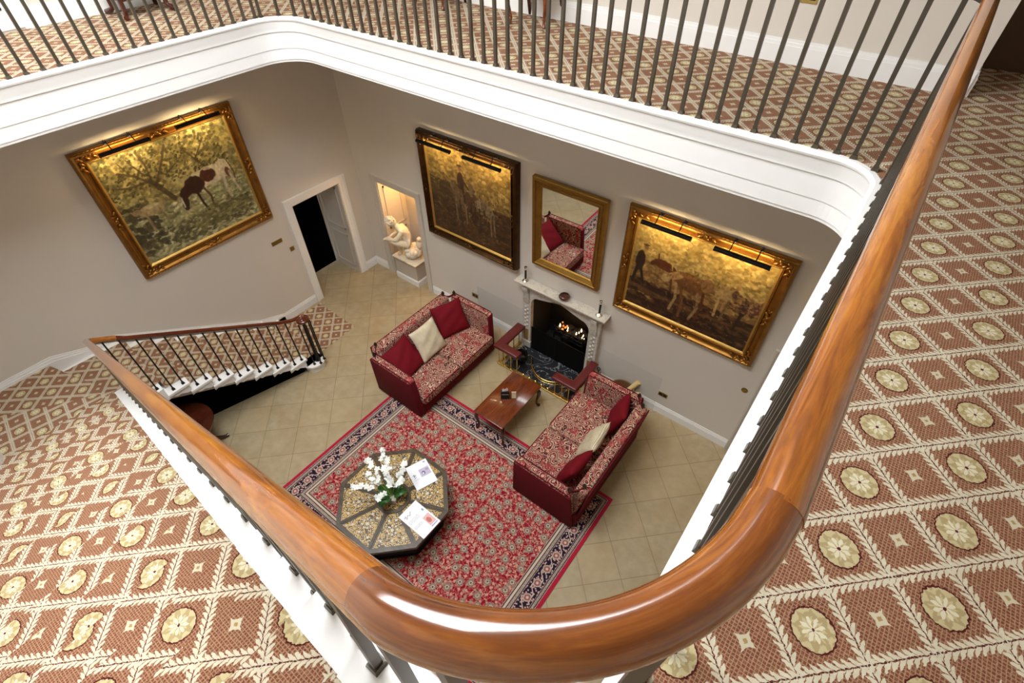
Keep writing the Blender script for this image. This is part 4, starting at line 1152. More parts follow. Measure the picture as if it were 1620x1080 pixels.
# ================================================================== sofas (knole pattern, front towards +x)
def rbox(b, x0, x1, y0, y1, z0, z1, m=0): b.box(x0, x1, y0, y1, z0, z1, m)
def sofa(label, loc, rz):
    t = thing('knole_sofa', label, 'sofa', loc, rz, 'red paisley sofas by the fire')
    b = MB(); b.box(-.50, .53, -.93, .93, .03, .30); b.build('base', M['darkred'], t, bevel=.025, bseg=3, smooth=40)
    for s in (-1, 1):
        b = MB(); y0, y1 = (.006, .885) if s > 0 else (-.885, -.006)
        b.box(-.34, .60, y0, y1, .295, .475); c_ = b.build('seat_cushion', M['paisley'], t, bevel=.05, bseg=4, smooth=60)
        b = MB(); q = .052
        b.tube([(.60 - .012, y0 + q, .462), (.60 - .012, y1 - q, .462)], .008, 6); b.build('piping', M['darkred'], c_, smooth=60)
    # back, raked
    b = MB(); b.hexa([(-.46, -.90, .28), (-.30, -.90, .28), (-.30, .90, .28), (-.46, .90, .28), (-.575, -.86, .93), (-.40, -.86, .93), (-.40, .86, .93), (-.575, .86, .93)])
    b.build('back', M['paisley'], t, bevel=.05, bseg=4, smooth=60)
    b = MB(); b.hexa([(-.475, -.91, .05), (-.455, -.91, .05), (-.455, .91, .05), (-.475, .91, .05), (-.592, -.85, .90), (-.572, -.85, .90), (-.572, .85, .90), (-.592, .85, .90)])
    b.build('back_panel', M['darkred'], t, bevel=.006, smooth=40)['label'] = 'plain red outer back'
    for s in (-1, 1):
        def P_(x, y, z): return (x, s * y, z)
        b = MB()
        lo = [(-.44, .86), (.50, .86), (.50, .965), (-.44, .965)]; hi = [(-.40, .885), (.475, .885), (.475, 1.015), (-.40, 1.015)]
        pts = [P_(x, y, .28) for x, y in lo] + [P_(x, y, .91) for x, y in hi]
        b.hexa(pts); b.build('arm', M['paisley'], t, bevel=.04, bseg=4, smooth=60)
        b = MB()
        pts = [P_(x, y, .05) for x, y in [(-.48, .93), (.535, .93), (.535, .972), (-.48, .972)]] + [P_(x, y, .875) for x, y in [(-.42, .985), (.480, .985), (.480, 1.022), (-.42, 1.022)]]
        b.hexa(pts); b.build('arm_panel', M['darkred'], t, bevel=.01, smooth=40)['label'] = 'plain red outer arm'
        for yy in (.895, 1.005):
            b = MB(); b.tube([P_(-.38, yy, .908), P_(.455, yy, .908)], .008, 6); b.build('piping', M['darkred'], t, smooth=60)
        b = MB()
        pts = [P_(x, y, .05) for x, y in [(.495, .86), (.538, .86), (.538, .965), (.495, .965)]] + [P_(x, y, .875) for x, y in [(.455, .895), (.485, .895), (.485, 1.01), (.455, 1.01)]]
        b.hexa(pts); b.build('arm_front', M['darkred'], t, bevel=.01, smooth=40)
        fpts = ((-.36, .95, .90), (-.49, .80, .92))
        for (x, y, z) in fpts:
            b = MB(); b.lathe([(.012, -.03), (.02, 0), (.014, .02), (.027, .05), (.030, .075), (.018, .10), (.008, .115), (.001, .12)], 12, (x, s * y, z)); b.build('finial', M['darkwood'], t, smooth=50)
        b = MB(); (x0, y0, z0), (x1, y1, z1) = fpts
        for off in (0, .022):
            b.tube([(x0 + (x1 - x0) * u, s * (y0 + (y1 - y0) * u), z0 + .03 + off - .05 * math.sin(PI * u)) for u in np.linspace(0, 1, 9)], .011, 7)
        b.tube([(x0, s * y0, z0 + .03), (x0 + .015, s * (y0 + .04), z0 - .08), (x0 + .015, s * (y0 + .045), z0 - .20)], [.010, .012, .02], 7)
        b.build('tie_cord', M['darkred'], t, smooth=50)
    for x in (-.44, .46):
        for y in (-.88, .88):
            b = MB(); b.lathe([(.02, .001), (.028, .01), (.03, .035)], 10, (x, y, 0)); b.build('foot', M['darkwood'], t)
    return t
sofa('red paisley sofa on the left with its back to the stairs', (3.265, -1.52, 0), 0)
sofa('red paisley sofa on the right standing partly on the rug', (6.305, -1.625, 0), PI)
# sofa 2 stands on the rug edge; both rest at floor level
def pillow(label, loc, rot, mat, size=.25, th=.085, group=None):
    b = MB(); N = 18; vs = []; fs = []
    def S(u, v, s):
        e = max(0, (1 - abs(u) ** 2.6)) ** .5 * max(0, (1 - abs(v) ** 2.6)) ** .5
        pull = 1 - .07 * (1 - abs(u) ** 2) * abs(v) ** 2; pull2 = 1 - .07 * (1 - abs(v) ** 2) * abs(u) ** 2
        wr = .006 * math.sin(9 * u + 5 * v) * e
        return (u * size * pull2, v * size * pull, s * (th * e + wr))
    for s in (1, -1):
        o0 = len(vs)
        for i in range(N + 1):
            for j in range(N + 1): vs.append(S(-1 + 2 * i / N, -1 + 2 * j / N, s))
        for i in range(N):
            for j in range(N):
                q = [o0 + i * (N + 1) + j, o0 + (i + 1) * (N + 1) + j, o0 + (i + 1) * (N + 1) + j + 1, o0 + i * (N + 1) + j + 1]
                fs.append(tuple(q if s > 0 else q[::-1]))
    b.mesh(vs, fs); o = b.build('scatter_cushion', mat, None, smooth=180)
    o.location = loc; o.rotation_euler = rot
    return tag(o, label, 'cushion', group)
def lean(yaw_, tilt, spin=0):
    # cushion plane normal starts at +z; tilt it back so that it faces horizontally along yaw
    R_ = Matrix.Rotation(yaw_, 3, 'Z') @ Matrix.Rotation(tilt, 3, 'Y') @ Matrix.Rotation(spin, 3, 'Z')
    return R_.to_euler()
r_ = math.radians
g1, g2 = 'cushions on the left sofa', 'cushions on the right sofa'
pillow('crimson cushion nearest the near arm of the left sofa', (3.14, -2.08, .69), lean(r_(4), r_(42), r_(3)), M['velvet'], .30, .085, g1)
pillow('cream damask cushion in the middle of the left sofa', (3.20, -1.57, .745), lean(r_(4), r_(60), r_(-3)), M['cream'], .295, .08, g1)
pillow('crimson cushion at the fireplace end of the left sofa', (3.12, -.93, .72), lean(r_(-18), r_(54), r_(0)), M['velvet'], .30, .085, g1)
pillow('crimson cushion at the fireplace end of the right sofa', (6.52, -.98, .705), lean(r_(196), r_(68), r_(6)), M['velvet'], .28, .09, g2)
pillow('cream ribbed cushion in the middle of the right sofa', (6.45, -1.60, .69), lean(r_(186), r_(62), r_(-4)), M['creamrib'], .28, .09, g2)
pillow('crimson cushion nearest the near arm of the right sofa', (6.47, -2.14, .70), lean(r_(174), r_(66), r_(8)), M['velvet'], .275, .095, g2)

# ================================================================== coffee table
ct = thing('coffee_table', 'low mahogany coffee table with cabriole legs between the sofas', 'table', (4.915, -1.585, 0))
b = MB(); b.box(-.285, .285, -.515, .515, .455, .482); b.build('table_top', M['mahog'], ct, bevel=.008, smooth=40)
b = MB(); b.box(-.24, .24, -.46, .46, .39, .455); b.build('apron', M['mahogdark'], ct)
for sx in (-1, 1):
    for sy in (-1, 1):
        b = MB(); p = [(sx * .235, sy * .455, .44), (sx * .262, sy * .482, .36), (sx * .262, sy * .482, .28), (sx * .242, sy * .462, .16), (sx * .238, sy * .458, .07), (sx * .258, sy * .478, .03), (sx * .268, sy * .488, .013)]
        b.tube(p, [.034, .038, .032, .018, .015, .024, .028], 10); b.build('leg', M['mahogdark'], ct, smooth=60)
mh = thing('menu_holder', 'small black menu holder standing on the coffee table', 'menu holder', (4.86, -1.585, .482), math.radians(37))
b = MB(); b.hexa([(-.07, -.05, 0), (.07, -.05, 0), (.07, .04, 0), (-.07, .04, 0), (-.07, -.035, .16), (.07, -.035, .16), (.07, -.005, .16), (-.07, -.005, .16)])
b.build('holder', M['black'], mh)
b = MB(); b.box(-.055, .055, -.048, -.046, .095, .103); o = b.build('lettering_line', M['paper'], mh); o.rotation_euler = (math.radians(-4), 0, 0)
for i, (x, h_) in enumerate(((-.03, .235), (.0, .225), (.028, .24))):
    b = MB(); b.prism([(x - .016, .15), (x + .016, .15), (x + .016, h_ - .03), (x, h_), (x - .016, h_ - .03)], -.024 + i * .006, -.021 + i * .006, axis=1); b.build('card', M['white'], mh)
o = MB().box(-.035, .035, -.006, .006, 0, .135).build('card_sleeve', M['paper']); o.location = (4.985, -1.525, .484); o.rotation_euler = (math.radians(-6), 0, math.radians(37))
tag(o, 'small tan card propped beside the black menu holder', 'card')

# ================================================================== octagonal table
M['pearl'] = plain('mother_of_pearl', rgb(204, 200, 188), .25, var=.1, scale=40)
oc = thing('octagonal_table', 'large octagonal inlaid low table with dark frame on the red rug', 'table', (4.715, -3.875, .012))
TZ = .49
def octa(r, a0=22.5): return [(r * math.cos(math.radians(a0 + 45 * i)), r * math.sin(math.radians(a0 + 45 * i))) for i in range(8)]
b = MB(); b.prism(octa(.795), TZ - .05, TZ - .012); b.prism(octa(.775), TZ - .09, TZ - .05); b.build('top_frame', M['frame_wood'], oc, bevel=.005)
b = MB()
ro = octa(.792); ri = octa(.728)
for i in range(8):
    j = (i + 1) % 8
    b.hexa([(*ri[i], TZ - .012), (*ro[i], TZ - .012), (*ro[j], TZ - .012), (*ri[j], TZ - .012), (*ri[i], TZ), (*ro[i], TZ), (*ro[j], TZ), (*ri[j], TZ)])
    a = math.radians(22.5 + 45 * i); d_ = Vector((math.cos(a), math.sin(a))); n_ = Vector((-d_.y, d_.x))
    for o_ in (-.021, 0, .021):
        p0 = d_ * .22 + n_ * o_; p1 = d_ * .735 + n_ * o_; hw = .008
        q = [p0 - n_ * hw, p1 - n_ * hw, p1 + n_ * hw, p0 + n_ * hw]
        b.hexa([(v.x, v.y, TZ - .012) for v in q] + [(v.x, v.y, TZ - (0 if o_ == 0 else .003)) for v in q])
b.build('frame_bars', M['frame_wood'], oc)
for i in range(8):
    a = math.radians(45 * i + 45); d_ = Vector((math.cos(a), math.sin(a))); n_ = Vector((-d_.y, d_.x))
    k = math.tan(math.radians(22.5)); q = []
    for r0 in (.235, .672): 
        hw = r0 * k - .036; q.append((d_ * r0 - n_ * hw, d_ * r0 + n_ * hw))
    poly_ = [q[0][0], q[1][0], q[1][1], q[0][1]]
    b = MB(); b.prism([(v.x, v.y) for v in poly_], TZ - .02, TZ - .006)
    for (rr, s_) in ((.60, .0), (.585, .145), (.585, -.145), (.33, .045), (.33, -.045), (.46, .0)):
        c_ = d_ * rr + n_ * s_; b.lathe([(.001, TZ - .006), (.016 if rr != .46 else .022, TZ - .006), (.015, TZ - .002), (.001, TZ)], 12, (c_.x, c_.y, 0), 1)
    for q_ in range(8):
        c_ = d_ * .46 + n_ * 0 + (d_ * math.cos(q_ * PI / 4) + n_ * math.sin(q_ * PI / 4)) * .062; b.lathe([(.001, TZ - .006), (.013, TZ - .006), (.012, TZ - .003), (.001, TZ - .002)], 10, (c_.x, c_.y, 0), 1)
    b.build('inlay_panel', [M['inlay'], M['pearl']], oc)
b = MB(); b.lathe([(.001, TZ - .02), (.235, TZ - .02), (.235, TZ + .004), (.20, TZ + .004), (.195, TZ - .006), (.001, TZ - .006)], 32); b.build('centre_boss', M['frame_wood'], oc, smooth=30)
for i in range(8):
    b = MB(); a = i * PI / 4 + .2; b.lathe([(.055, 0), (.05, .008), (.035, .008), (.02, .002), (.001, .004)], 16, (.135 * math.cos(a), .135 * math.sin(a), TZ - .006)); b.build('rosette', M['inlay'], oc, smooth=40)
b = MB(); b.prism(octa(.655), .02, TZ - .09); b.build('drum', M['black'], oc)
b = MB(); b.prism(octa(.675), 0, .03); b.build('plinth', M['black'], oc)
# magazines
def magazine(label, pts, P):
    (p0, p1, p2, p3) = [Vector((x, y, 0)) for x, y in pts]   # tl, tr, br, bl in the cover's own reading direction
    o = bpy.data.objects.new('magazine', None); COL.objects.link(o); o.location = (p3.x, p3.y, .012 + TZ + .001)
    tag(o, label, 'magazine', 'magazines on the octagonal table')
    du = (p2 - p3); w_ = du.length; du.normalize(); dv = Vector((-du.y, du.x, 0)); h_ = (p0 - p3).length
    b = MB(); q = [Vector((0, 0, 0)), du * w_, du * w_ + dv * h_, dv * h_]
    b.hexa([(v.x, v.y, .0) for v in q] + [(v.x, v.y, .009) for v in q]); b.build('pages', M['white'], o)
    canvas('cover', P, w_, h_, o, (0, 0, .0098), du, dv)
def faux(P, x0, x1, y0, n, c=(120, 120, 130), gap=.035):
    for i in range(n):
        y = y0 - i * gap; x = x0
        while x < x1 - .02:
            L_ = RNG.uniform(.02, .07); P.rect(x, min(x + L_, x1), y - .009, y, c, .6); x += L_ + .018
P = Painter(90, 110, (243, 244, 250)); P.rect(.45, .93, .38, .70, (196, 186, 206)); P.ell(.62, .52, .09, .08, (120, 110, 150)); P.ell(.60, .50, .035, .04, (240, 240, 240)); P.ell(.82, .60, .09, .05, (150, 140, 170), a=.7)
P.stroke([(.12, .56), (.2, .60), (.16, .50), (.26, .56)], .012, (90, 90, 96)); P.stroke([(.14, .44), (.24, .48)], .010, (90, 90, 96)); faux(P, .12, .36, .40, 2); P.rect(.80, .90, .88, .94, (150, 170, 200)); 
magazine('white magazine with a photo cover lying at the back right of the octagonal table', [(4.545, -3.44), (4.666, -3.187), (5.024, -3.325), (4.912, -3.615)], P)
P = Painter(100, 90, (244, 242, 246)); P.stroke([(.10, .82), (.2, .86), (.16, .76), (.3, .84), (.36, .78), (.48, .86)], .012, (130, 130, 140)); faux(P, .08, .62, .66, 4); faux(P, .08, .5, .42, 3); P.rect(.60, .93, .12, .46, (226, 180, 176)); P.ell(.74, .28, .1, .1, (196, 110, 96)); P.rect(.60, .93, .06, .10, (150, 160, 200)); P.rect(.84, .92, .60, .68, (120, 170, 180))
magazine('white newsletter with printed columns at the front right of the octagonal table', [(4.986, -4.029), (4.998, -3.747), (5.458, -3.735), (5.453, -4.043)], P)
# orchid
orc = thing('potted_orchid', 'white flowering orchid in a square glass pot on the octagonal table', 'plant', (4.76, -3.91, .012 + TZ + .005))
b = MB(); q = .065
b.hexa([(-q * .8, -q * .8, 0), (q * .8, -q * .8, 0), (q * .8, q * .8, 0), (-q * .8, q * .8, 0), (-q, -q, .13), (q, -q, .13), (q, q, .13), (-q, q, .13)]); o = b.build('pot', M['vase'], orc, bevel=.005); o.rotation_euler = (0, 0, .55)
b = MB(); b.box(-.05, .05, -.05, .05, .05, .12); o = b.build('moss', plain('moss', rgb(104, 92, 48), .95, var=.4, scale=50), orc); o.rotation_euler = (0, 0, .55)
def leaf(parent, base, d_, L_, wd, droop):
    d_ = Vector(d_).normalized(); s_ = Vector((-d_.y, d_.x, 0)).normalized(); vs = []; n_ = 8
    for i in range(n_ + 1):
        u = i / n_; c_ = Vector(base) + d_ * L_ * u + Vector((0, 0, L_ * (.9 * u - droop * u * u)))
        w_ = wd * math.sin(PI * min(1, .12 + u * .88)) ** .7
        vs += [c_ - s_ * w_ + Vector((0, 0, w_ * .25)), c_ - Vector((0, 0, .002)), c_ + s_ * w_ + Vector((0, 0, w_ * .25))]
    fs = []
    for i in range(n_): fs += [(3 * i, 3 * i + 1, 3 * i + 4, 3 * i + 3), (3 * i + 1, 3 * i + 2, 3 * i + 5, 3 * i + 4)]
    b = MB(); b.mesh(vs, fs); o = b.build('leaf', M['leaf'], parent, smooth=60)
    md = o.modifiers.new('Solidify', 'SOLIDIFY'); md.thickness = .003
for a, L_, dr in ((55, .17, .8), (95, .18, .7), (150, .19, .9), (185, .20, .8), (225, .19, .8), (262, .16, 1.0), (120, .14, .4), (200, .14, .4)):
    leaf(orc, (.02 * math.cos(r_(a)), .02 * math.sin(r_(a)), .12), (math.cos(r_(a)), math.sin(r_(a)), 0), L_ * 1.15, .058, dr)
def flower(b, c_, nrm, s_):
    nrm = Vector(nrm).normalized(); up = Vector((0, 0, 1)) if abs(nrm.z) < .9 else Vector((1, 0, 0))
    e1 = nrm.cross(up).normalized(); e2 = nrm.cross(e1)
    for k in range(5):
        a = 2 * PI * k / 5 + rnd.uniform(-.2, .2); dr = e1 * math.cos(a) + e2 * math.sin(a)
        R_ = Matrix((dr, nrm.cross(dr), nrm)).transposed()
        b.ball(Vector(c_) + dr * s_ * .62, s_, 7, 5, (.62, .46, .16), R_)
    b.ball(Vector(c_) + nrm * s_ * .18, s_ * .22, 6, 4)
for (dx, dy, ht, n_) in ((-.40, .28, .46, 9), (-.24, .20, .48, 8), (-.06, .34, .42, 8), (.04, .16, .38, 6), (-.32, -.24, .40, 8), (-.02, -.18, .36, 7), (-.46, .08, .44, 9), (-.30, -.05, .44, 8), (-.02, .07, .42, 8), (-.14, .10, .50, 8)):
    p = [Vector((0, 0, .10)), Vector((dx * .3, dy * .3, ht * .75)), Vector((dx * .75, dy * .75, ht)), Vector((dx * 1.1, dy * 1.1, ht * .90))]
    cv = bez(p, 12)
    b = MB(); b.tube(cv, .0035, 6); st = b.build('flower_stem', M['stem'], orc, smooth=60)
    b = MB()
    for i in range(n_):
        c_ = cv[12 - int(i * 7 / n_)] + Vector((rnd.uniform(-.03, .03), rnd.uniform(-.03, .03), rnd.uniform(.0, .03)))
        flower(b, c_, (rnd.uniform(-.5, .8), rnd.uniform(-.8, .5), rnd.uniform(.4, 1.2)), rnd.uniform(.030, .040))
    b.build('flower_spray', M['petal'], st, smooth=60)

# ================================================================== statue
pd = thing('statue_pedestal', 'grey painted pedestal in the recess by the door', 'pedestal', (1.04, .09, 0))
b = MB(); b.box(-.31, .31, -.15, .22, .14, .535); b.build('die', M['plinth'], pd)
b = MB(); b.box(-.34, .34, -.19, .26, .535, .56); b.build('cap', M['statue'], pd, bevel=.005)
b = MB(); b.box(-.33, .33, -.17, .20, 0, .125); b.box(-.32, .32, -.16, .195, .125, .145); b.build('base_moulding', M['white'], pd)
ST = thing('marble_statue', 'cream marble statue of a seated youth bending forward on the pedestal', 'statue', (1.12, .10, .56), math.radians(222)); ST.scale = (1.2, 1.2, 1.2)
def skin(name, verts, edges, radii, root, mat, parent, sub=2):
    me = bpy.data.meshes.new(name); me.from_pydata(verts, edges, [])
    o = bpy.data.objects.new(name, me); COL.objects.link(o)
    md = o.modifiers.new('Skin', 'SKIN'); md.use_smooth_shade = True
    ss = o.modifiers.new('Subdivision', 'SUBSURF'); ss.levels = sub; ss.render_levels = sub
    for i, r0 in enumerate(radii): me.skin_vertices[0].data[i].radius = r0 if isinstance(r0, tuple) else (r0, r0)
    for i in range(len(verts)): me.skin_vertices[0].data[i].use_root = (i == root)
    dg = bpy.context.evaluated_depsgraph_get(); ev = o.evaluated_get(dg); m2 = bpy.data.meshes.new_from_object(ev)
    bpy.data.objects.remove(o); bpy.data.meshes.remove(me)
    m2.materials.clear(); m2.materials.append(mat); m2.name = name
    o2 = bpy.data.objects.new(name, m2); COL.objects.link(o2); o2.parent = parent
    m2.shade_smooth(); return o2
V_ = [(0, 0, .33), (.03, 0, .42), (.08, 0, .52), (.13, 0, .60), (.17, 0, .645), (.21, 0, .69),      # pelvis..neck 0-5
      (.10, .10, .585), (.20, .15, .47), (.33, .07, .44), (.37, .04, .435),                            # left arm 6-9
      (.10, -.10, .585), (.17, -.17, .46), (.30, -.13, .40), (.34, -.10, .385),                        # right arm 10-13
      (.04, .075, .32), (.26, .11, .42), (.33, -.02, .39), (.37, -.11, .36), (.42, -.12, .33),         # left leg crossed 14-18
      (.04, -.075, .32), (.27, -.10, .34), (.20, -.09, .17), (.18, -.09, .05), (.27, -.09, .035)]      # right leg 19-23
E_ = [(0, 1), (1, 2), (2, 3), (3, 4), (4, 5), (3, 6), (6, 7), (7, 8), (8, 9), (3, 10), (10, 11), (11, 12), (12, 13), (0, 14), (14, 15), (15, 16), (16, 17), (17, 18), (0, 19), (19, 20), (20, 21), (21, 22), (22, 23)]
R_ = [.095, .085, .10, .085, .045, .04, .045, .034, .026, .022, .045, .034, .026, .022, .075, .055, .04, .03, .02, .075, .055, .042, .03, .022]
body = skin('figure', V_, E_, R_, 0, M['statue'], ST)
b = MB()
hc = Vector((.255, 0, .735)); Rh = Matrix.Rotation(math.radians(52), 3, 'Y')
b.ball(hc, .078, 16, 12, (1.0, .82, 1.22), Rh)
b.ball(hc + Rh @ Vector((.072, 0, -.02)), .018, 8, 6, (1.1, .7, 1.4), Rh)      # nose
b.ball(hc + Rh @ Vector((.055, 0, -.075)), .026, 8, 6, (1, 1.1, .8), Rh)       # chin
b.ball(hc + Rh @ Vector((.066, 0, -.048)), .012, 8, 5, (.8, 1.6, .5), Rh)      # mouth
for s in (-1, 1):
    b.ball(hc + Rh @ Vector((.060, s * .026, .008)), .012, 8, 5, (.8, 1.2, .7), Rh); b.ball(hc + Rh @ Vector((.0, s * .066, -.01)), .018, 8, 5, (.8, .4, 1.2), Rh)
b.build('head', M['statue'], ST, smooth=180)
b = MB()
for i in range(60):
    th_, ph_ = rnd.uniform(0, 2 * PI), rnd.uniform(0, 1.75); q = Vector((math.sin(ph_) * math.cos(th_), math.sin(ph_) * math.sin(th_), math.cos(ph_)))
    if q.x > .45 and q.z < .6: continue
    b.ball(hc + Rh @ Vector((q.x * .078, q.y * .068, q.z * .095)), rnd.uniform(.016, .026), 6, 5)
b.build('curly_hair', M['statue'], ST, smooth=180)
for (c_, dv_, hs) in (((.385, .035, .432), Vector((1, -.35, -.1)), 1), ((.35, -.095, .38), Vector((.9, .35, -.2)), -1)):
    b = MB(); dv_ = dv_.normalized(); sd = dv_.cross(Vector((0, 0, 1))).normalized()
    b.ball(Vector(c_), .024, 8, 6, (1, 1, .6))
    for f in range(4):
        p0 = Vector(c_) + sd * (-.018 + .012 * f) + dv_ * .015
        b.tube([p0, p0 + dv_ * .022, p0 + dv_ * .038 - Vector((0, 0, .012)), p0 + dv_ * (.046 - .004 * abs(f - 1)) - Vector((0, 0, .026))], [.0075, .007, .006, .004], 6)
    p0 = Vector(c_) + sd * hs * .024; b.tube([p0, p0 + sd * hs * .014 + dv_ * .02, p0 + sd * hs * .012 + dv_ * .036], [.008, .007, .005], 6)
    b.build('hand', M['statue'], ST, smooth=180)
b = MB(); b.lathe([(.002, 0), (.19, 0), (.20, .015), (.19, .03), (.002, .035)], 28, (.08, 0, 0)); b.v = [(.04 + (x - .08) * .92, y * .66, z) for x, y, z in b.v]
b.build('oval_base', M['statue'], ST, smooth=40)
b = MB()
for i in range(26): b.ball((rnd.uniform(-.13, .06), rnd.uniform(-.10, .10), rnd.uniform(.09, .22)), rnd.uniform(.06, .085), 8, 6, (1, 1, .9))
b.ball((-.15, .05, .30), .06, 8, 6, (1, .8, 1.5)); b.ball((-.16, .05, .40), .045, 8, 6)
b.build('rock_seat', M['statue'], ST, smooth=180)

# ================================================================== wall fittings
def plate(name, label, cat, c, w_, h_, axis, mat, holes=0, group=None):
    t = thing(name, label, cat, c, PI / 2 if axis == 'x' else 0, group)
    b = MB(); b.box(-w_ / 2, w_ / 2, -.010, -.001, -h_ / 2, h_ / 2); b.build('face_plate', mat, t, bevel=.003)
    for i in range(holes):
        b = MB(); x = (i - (holes - 1) / 2) * w_ * .46; b.box(x - .022, x + .022, -.0125, -.0095, -.022, .020); b.build('socket_insert', M['black'], t)
    return t
plate('wall_plaque', 'long brass plaque on the left wall beside the dark doorway', 'plaque', (0, -1.992, 1.635), .21, .075, 'x', M['oldbrass'])
t = plate('light_switch', 'small square brass switch next to the dark doorway', 'switch', (0, -1.767, 1.371), .085, .085, 'x', M['oldbrass'])
b = MB(); b.box(-.008, .008, -.02, -.008, -.012, .012); b.build('toggle', M['oldbrass'], t)
plate('power_socket', 'double brass socket low on the wall behind the left sofa', 'socket', (2.90, 0, .515), .15, .085, 'y', M['oldbrass'], 2, 'brass sockets')
plate('power_socket', 'double brass socket low on the wall right of the right sofa', 'socket', (6.835, 0, .443), .15, .085, 'y', M['oldbrass'], 2, 'brass sockets')
plate('power_socket', 'double brass socket on the upper wall behind the far railing', 'socket', (6.96, 0, 5.86), .15, .09, 'y', M['brass'], 2, 'brass sockets')
t = thing('bell_push', 'round brass bell push on the wall under the horses painting', 'bell push', (7.874, -.001, 1.326))
b = MB(); b.lathe([(.001, 0), (.045, 0), (.045, .006), (.02, .012), (.016, .02), (.001, .022)], 18); o = b.build('rose', M['oldbrass'], t, smooth=40); o.rotation_euler = (PI / 2, 0, 0)
for x0, x1, lab in ((2.98, 4.07, 'clear acrylic guard on the wall left of the fireplace'), (5.66, 6.76, 'clear acrylic guard on the wall right of the fireplace')):
    o = MB().box(x0, x1, -.026, -.024, .0, .80).build('wall_guard', M['acrylic']); tag(o, lab, 'wall guard', 'clear guards by the fireplace')

# ================================================================== drum table under the stairs
dt = thing('drum_table', 'round dark mahogany drum table half under the stairs', 'table', (1.50, -5.02, 0))
b = MB(); b.lathe([(.002, .66), (.40, .66), (.43, .672), (.435, .685), (.43, .70), (.002, .702)], 40); b.build('table_top', M['mahogdark'], dt, smooth=30)
b = MB(); b.lathe([(.37, .56), (.385, .57), (.385, .66), (.37, .66)], 36); b.build('drum', M['mahogdark'], dt, smooth=30)
b = MB(); b.lathe([(.04, .16), (.07, .20), (.085, .28), (.05, .34), (.04, .44), (.06, .52), (.08, .56)], 18); b.build('pedestal', M['mahogdark'], dt, smooth=50)
for a in (82, 202, 322):
    d_ = Vector((math.cos(r_(a)), math.sin(r_(a)), 0)); b = MB()
    b.tube([d_ * .03 + Vector((0, 0, .22)), d_ * .16 + Vector((0, 0, .20)), d_ * .28 + Vector((0, 0, .10)), d_ * .38 + Vector((0, 0, .035)), d_ * .43 + Vector((0, 0, .03))], [.035, .034, .028, .024, .028], 10); b.build('leg', M['mahogdark'], dt, smooth=60)
b = MB(); b.box(-.002, .002, -.43, .43, .7022, .7030); o = b.build('crossbanding', M['mahog'], dt); o.rotation_euler = (0, 0, .9)

# ================================================================== furniture up on the gallery
def side_chair(label, loc, rz):
    t = thing('side_chair', label, 'chair', loc, rz)
    b = MB(); b.box(-.24, .24, -.22, .22, .40, .47); b.build('seat', M['leather'], t, bevel=.02, smooth=50)
    b = MB(); b.box(-.235, .235, -.215, .215, .35, .40); b.build('seat_rail', M['mahog'], t)
    for sx in (-1, 1):
        b = MB(); b.tube([(sx * .21, -.19, .37), (sx * .235, -.215, .30), (sx * .225, -.205, .18), (sx * .20, -.18, .06), (sx * .215, -.20, .012)], [.032, .034, .022, .014, .022], 10); b.build('leg', M['mahog'], t, smooth=60)
        b = MB(); b.tube([(sx * .20, .19, .37), (sx * .205, .21, .18), (sx * .21, .26, .008)], [.022, .020, .018], 8); b.build('leg', M['mahogdark'], t, smooth=60)
        b = MB(); b.tube([(sx * .20, .19, .40), (sx * .215, .22, .70), (sx * .23, .27, .98)], [.022, .02, .018], 8); b.build('back_post', M['mahog'], t, smooth=60)
    b = MB(); b.tube([(-.24, .27, .96), (0, .285, 1.0), (.24, .27, .96)], .026, 8); b.build('crest_rail', M['mahog'], t, smooth=60)
    b = MB(); b.hexa([(-.06, .20, .46), (.06, .20, .46), (.06, .215, .46), (-.06, .215, .46), (-.09, .27, .97), (.09, .27, .97), (.09, .285, .97), (-.09, .285, .97)]); b.build('splat', M['mahogdark'], t)
    return t
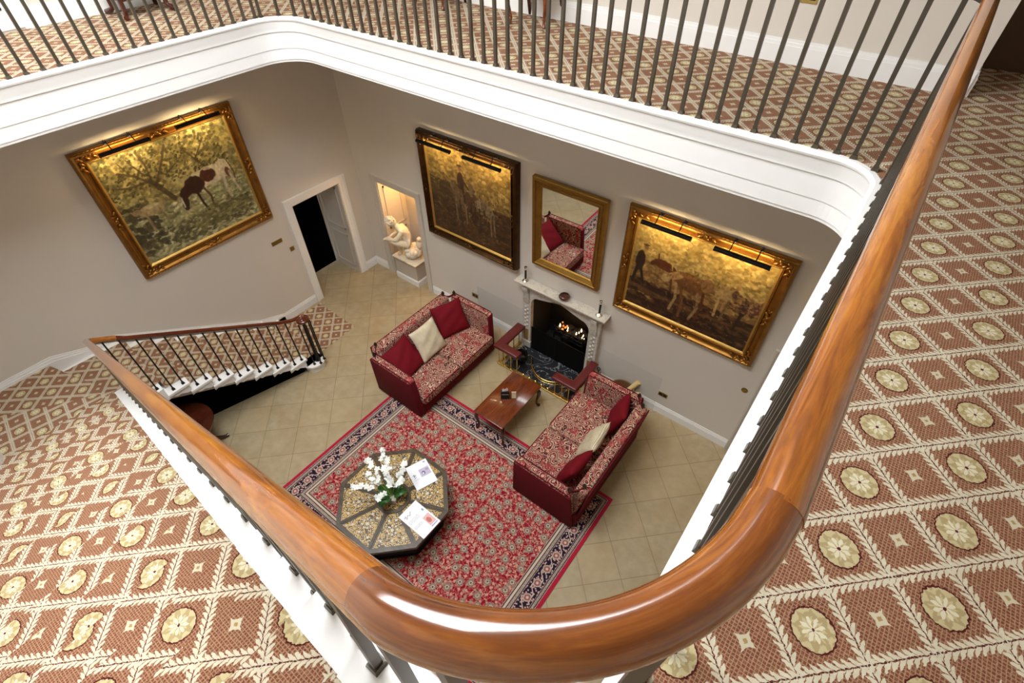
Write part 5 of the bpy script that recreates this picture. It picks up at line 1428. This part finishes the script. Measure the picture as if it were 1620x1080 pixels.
side_chair('mahogany side chair on the far gallery, the left one by the wall', (2.95, -.32, H), .1)
side_chair('mahogany side chair on the far gallery nearest the white wall corner', (4.33, -.25, H), .12)
cs = thing('console_table', 'dark red console table with paw feet on the left gallery', 'table', (.34, -2.62, H))
b = MB(); b.box(-.24, .24, -.34, .34, .72, .76); b.build('table_top', M['mahogdark'], cs, bevel=.008)
b = MB(); b.box(-.20, .20, -.30, .30, .62, .72); b.build('frieze', M['mahogdark'], cs)
for sx in (-1, 1):
    for sy in (-1, 1):
        b = MB(); b.tube([(sx * .17, sy * .26, .64), (sx * .205, sy * .29, .50), (sx * .15, sy * .24, .22), (sx * .15, sy * .24, .07), (sx * .20, sy * .27, .035), (sx * .25, sy * .29, .028)], [.045, .045, .03, .026, .034, .026], 10); b.build('leg', M['mahogdark'], cs, smooth=60)
b = MB(); b.box(-.16, .16, -.24, .24, .16, .185); b.build('stretcher_shelf', M['mahogdark'], cs)

# ================================================================== light
w = bpy.data.worlds.new('daylight'); SC.world = w; w.use_nodes = True
bg = w.node_tree.nodes['Background']; bg.inputs[0].default_value = (.93, .97, 1, 1); bg.inputs[1].default_value = 8.0
pl = bpy.data.lights.new('lantern_portal', 'AREA'); pl.shape = 'RECTANGLE'; pl.size = LX1 - LX0; pl.size_y = LY1 - LY0
pl.cycles.is_portal = True
po = bpy.data.objects.new('lantern_portal', pl); COL.objects.link(po); po.location = ((LX0 + LX1) / 2, (LY0 + LY1) / 2, 9.2)
nl = bpy.data.lights.new('recess_lamp', 'POINT'); nl.energy = 9; nl.color = (1, .56, .22); nl.shadow_soft_size = .05
no = bpy.data.objects.new('recess_lamp', nl); COL.objects.link(no); no.location = (1.1, .38, 2.02)
SC.view_settings.view_transform = 'Standard'; SC.view_settings.look = 'None'; SC.view_settings.gamma = 1; SC.view_settings.use_curve_mapping = False
SC.view_settings.exposure = 1.24
SC.cycles.use_denoising = True; SC.cycles.max_bounces = 8; SC.cycles.diffuse_bounces = 5; SC.cycles.sample_clamp_indirect = 8
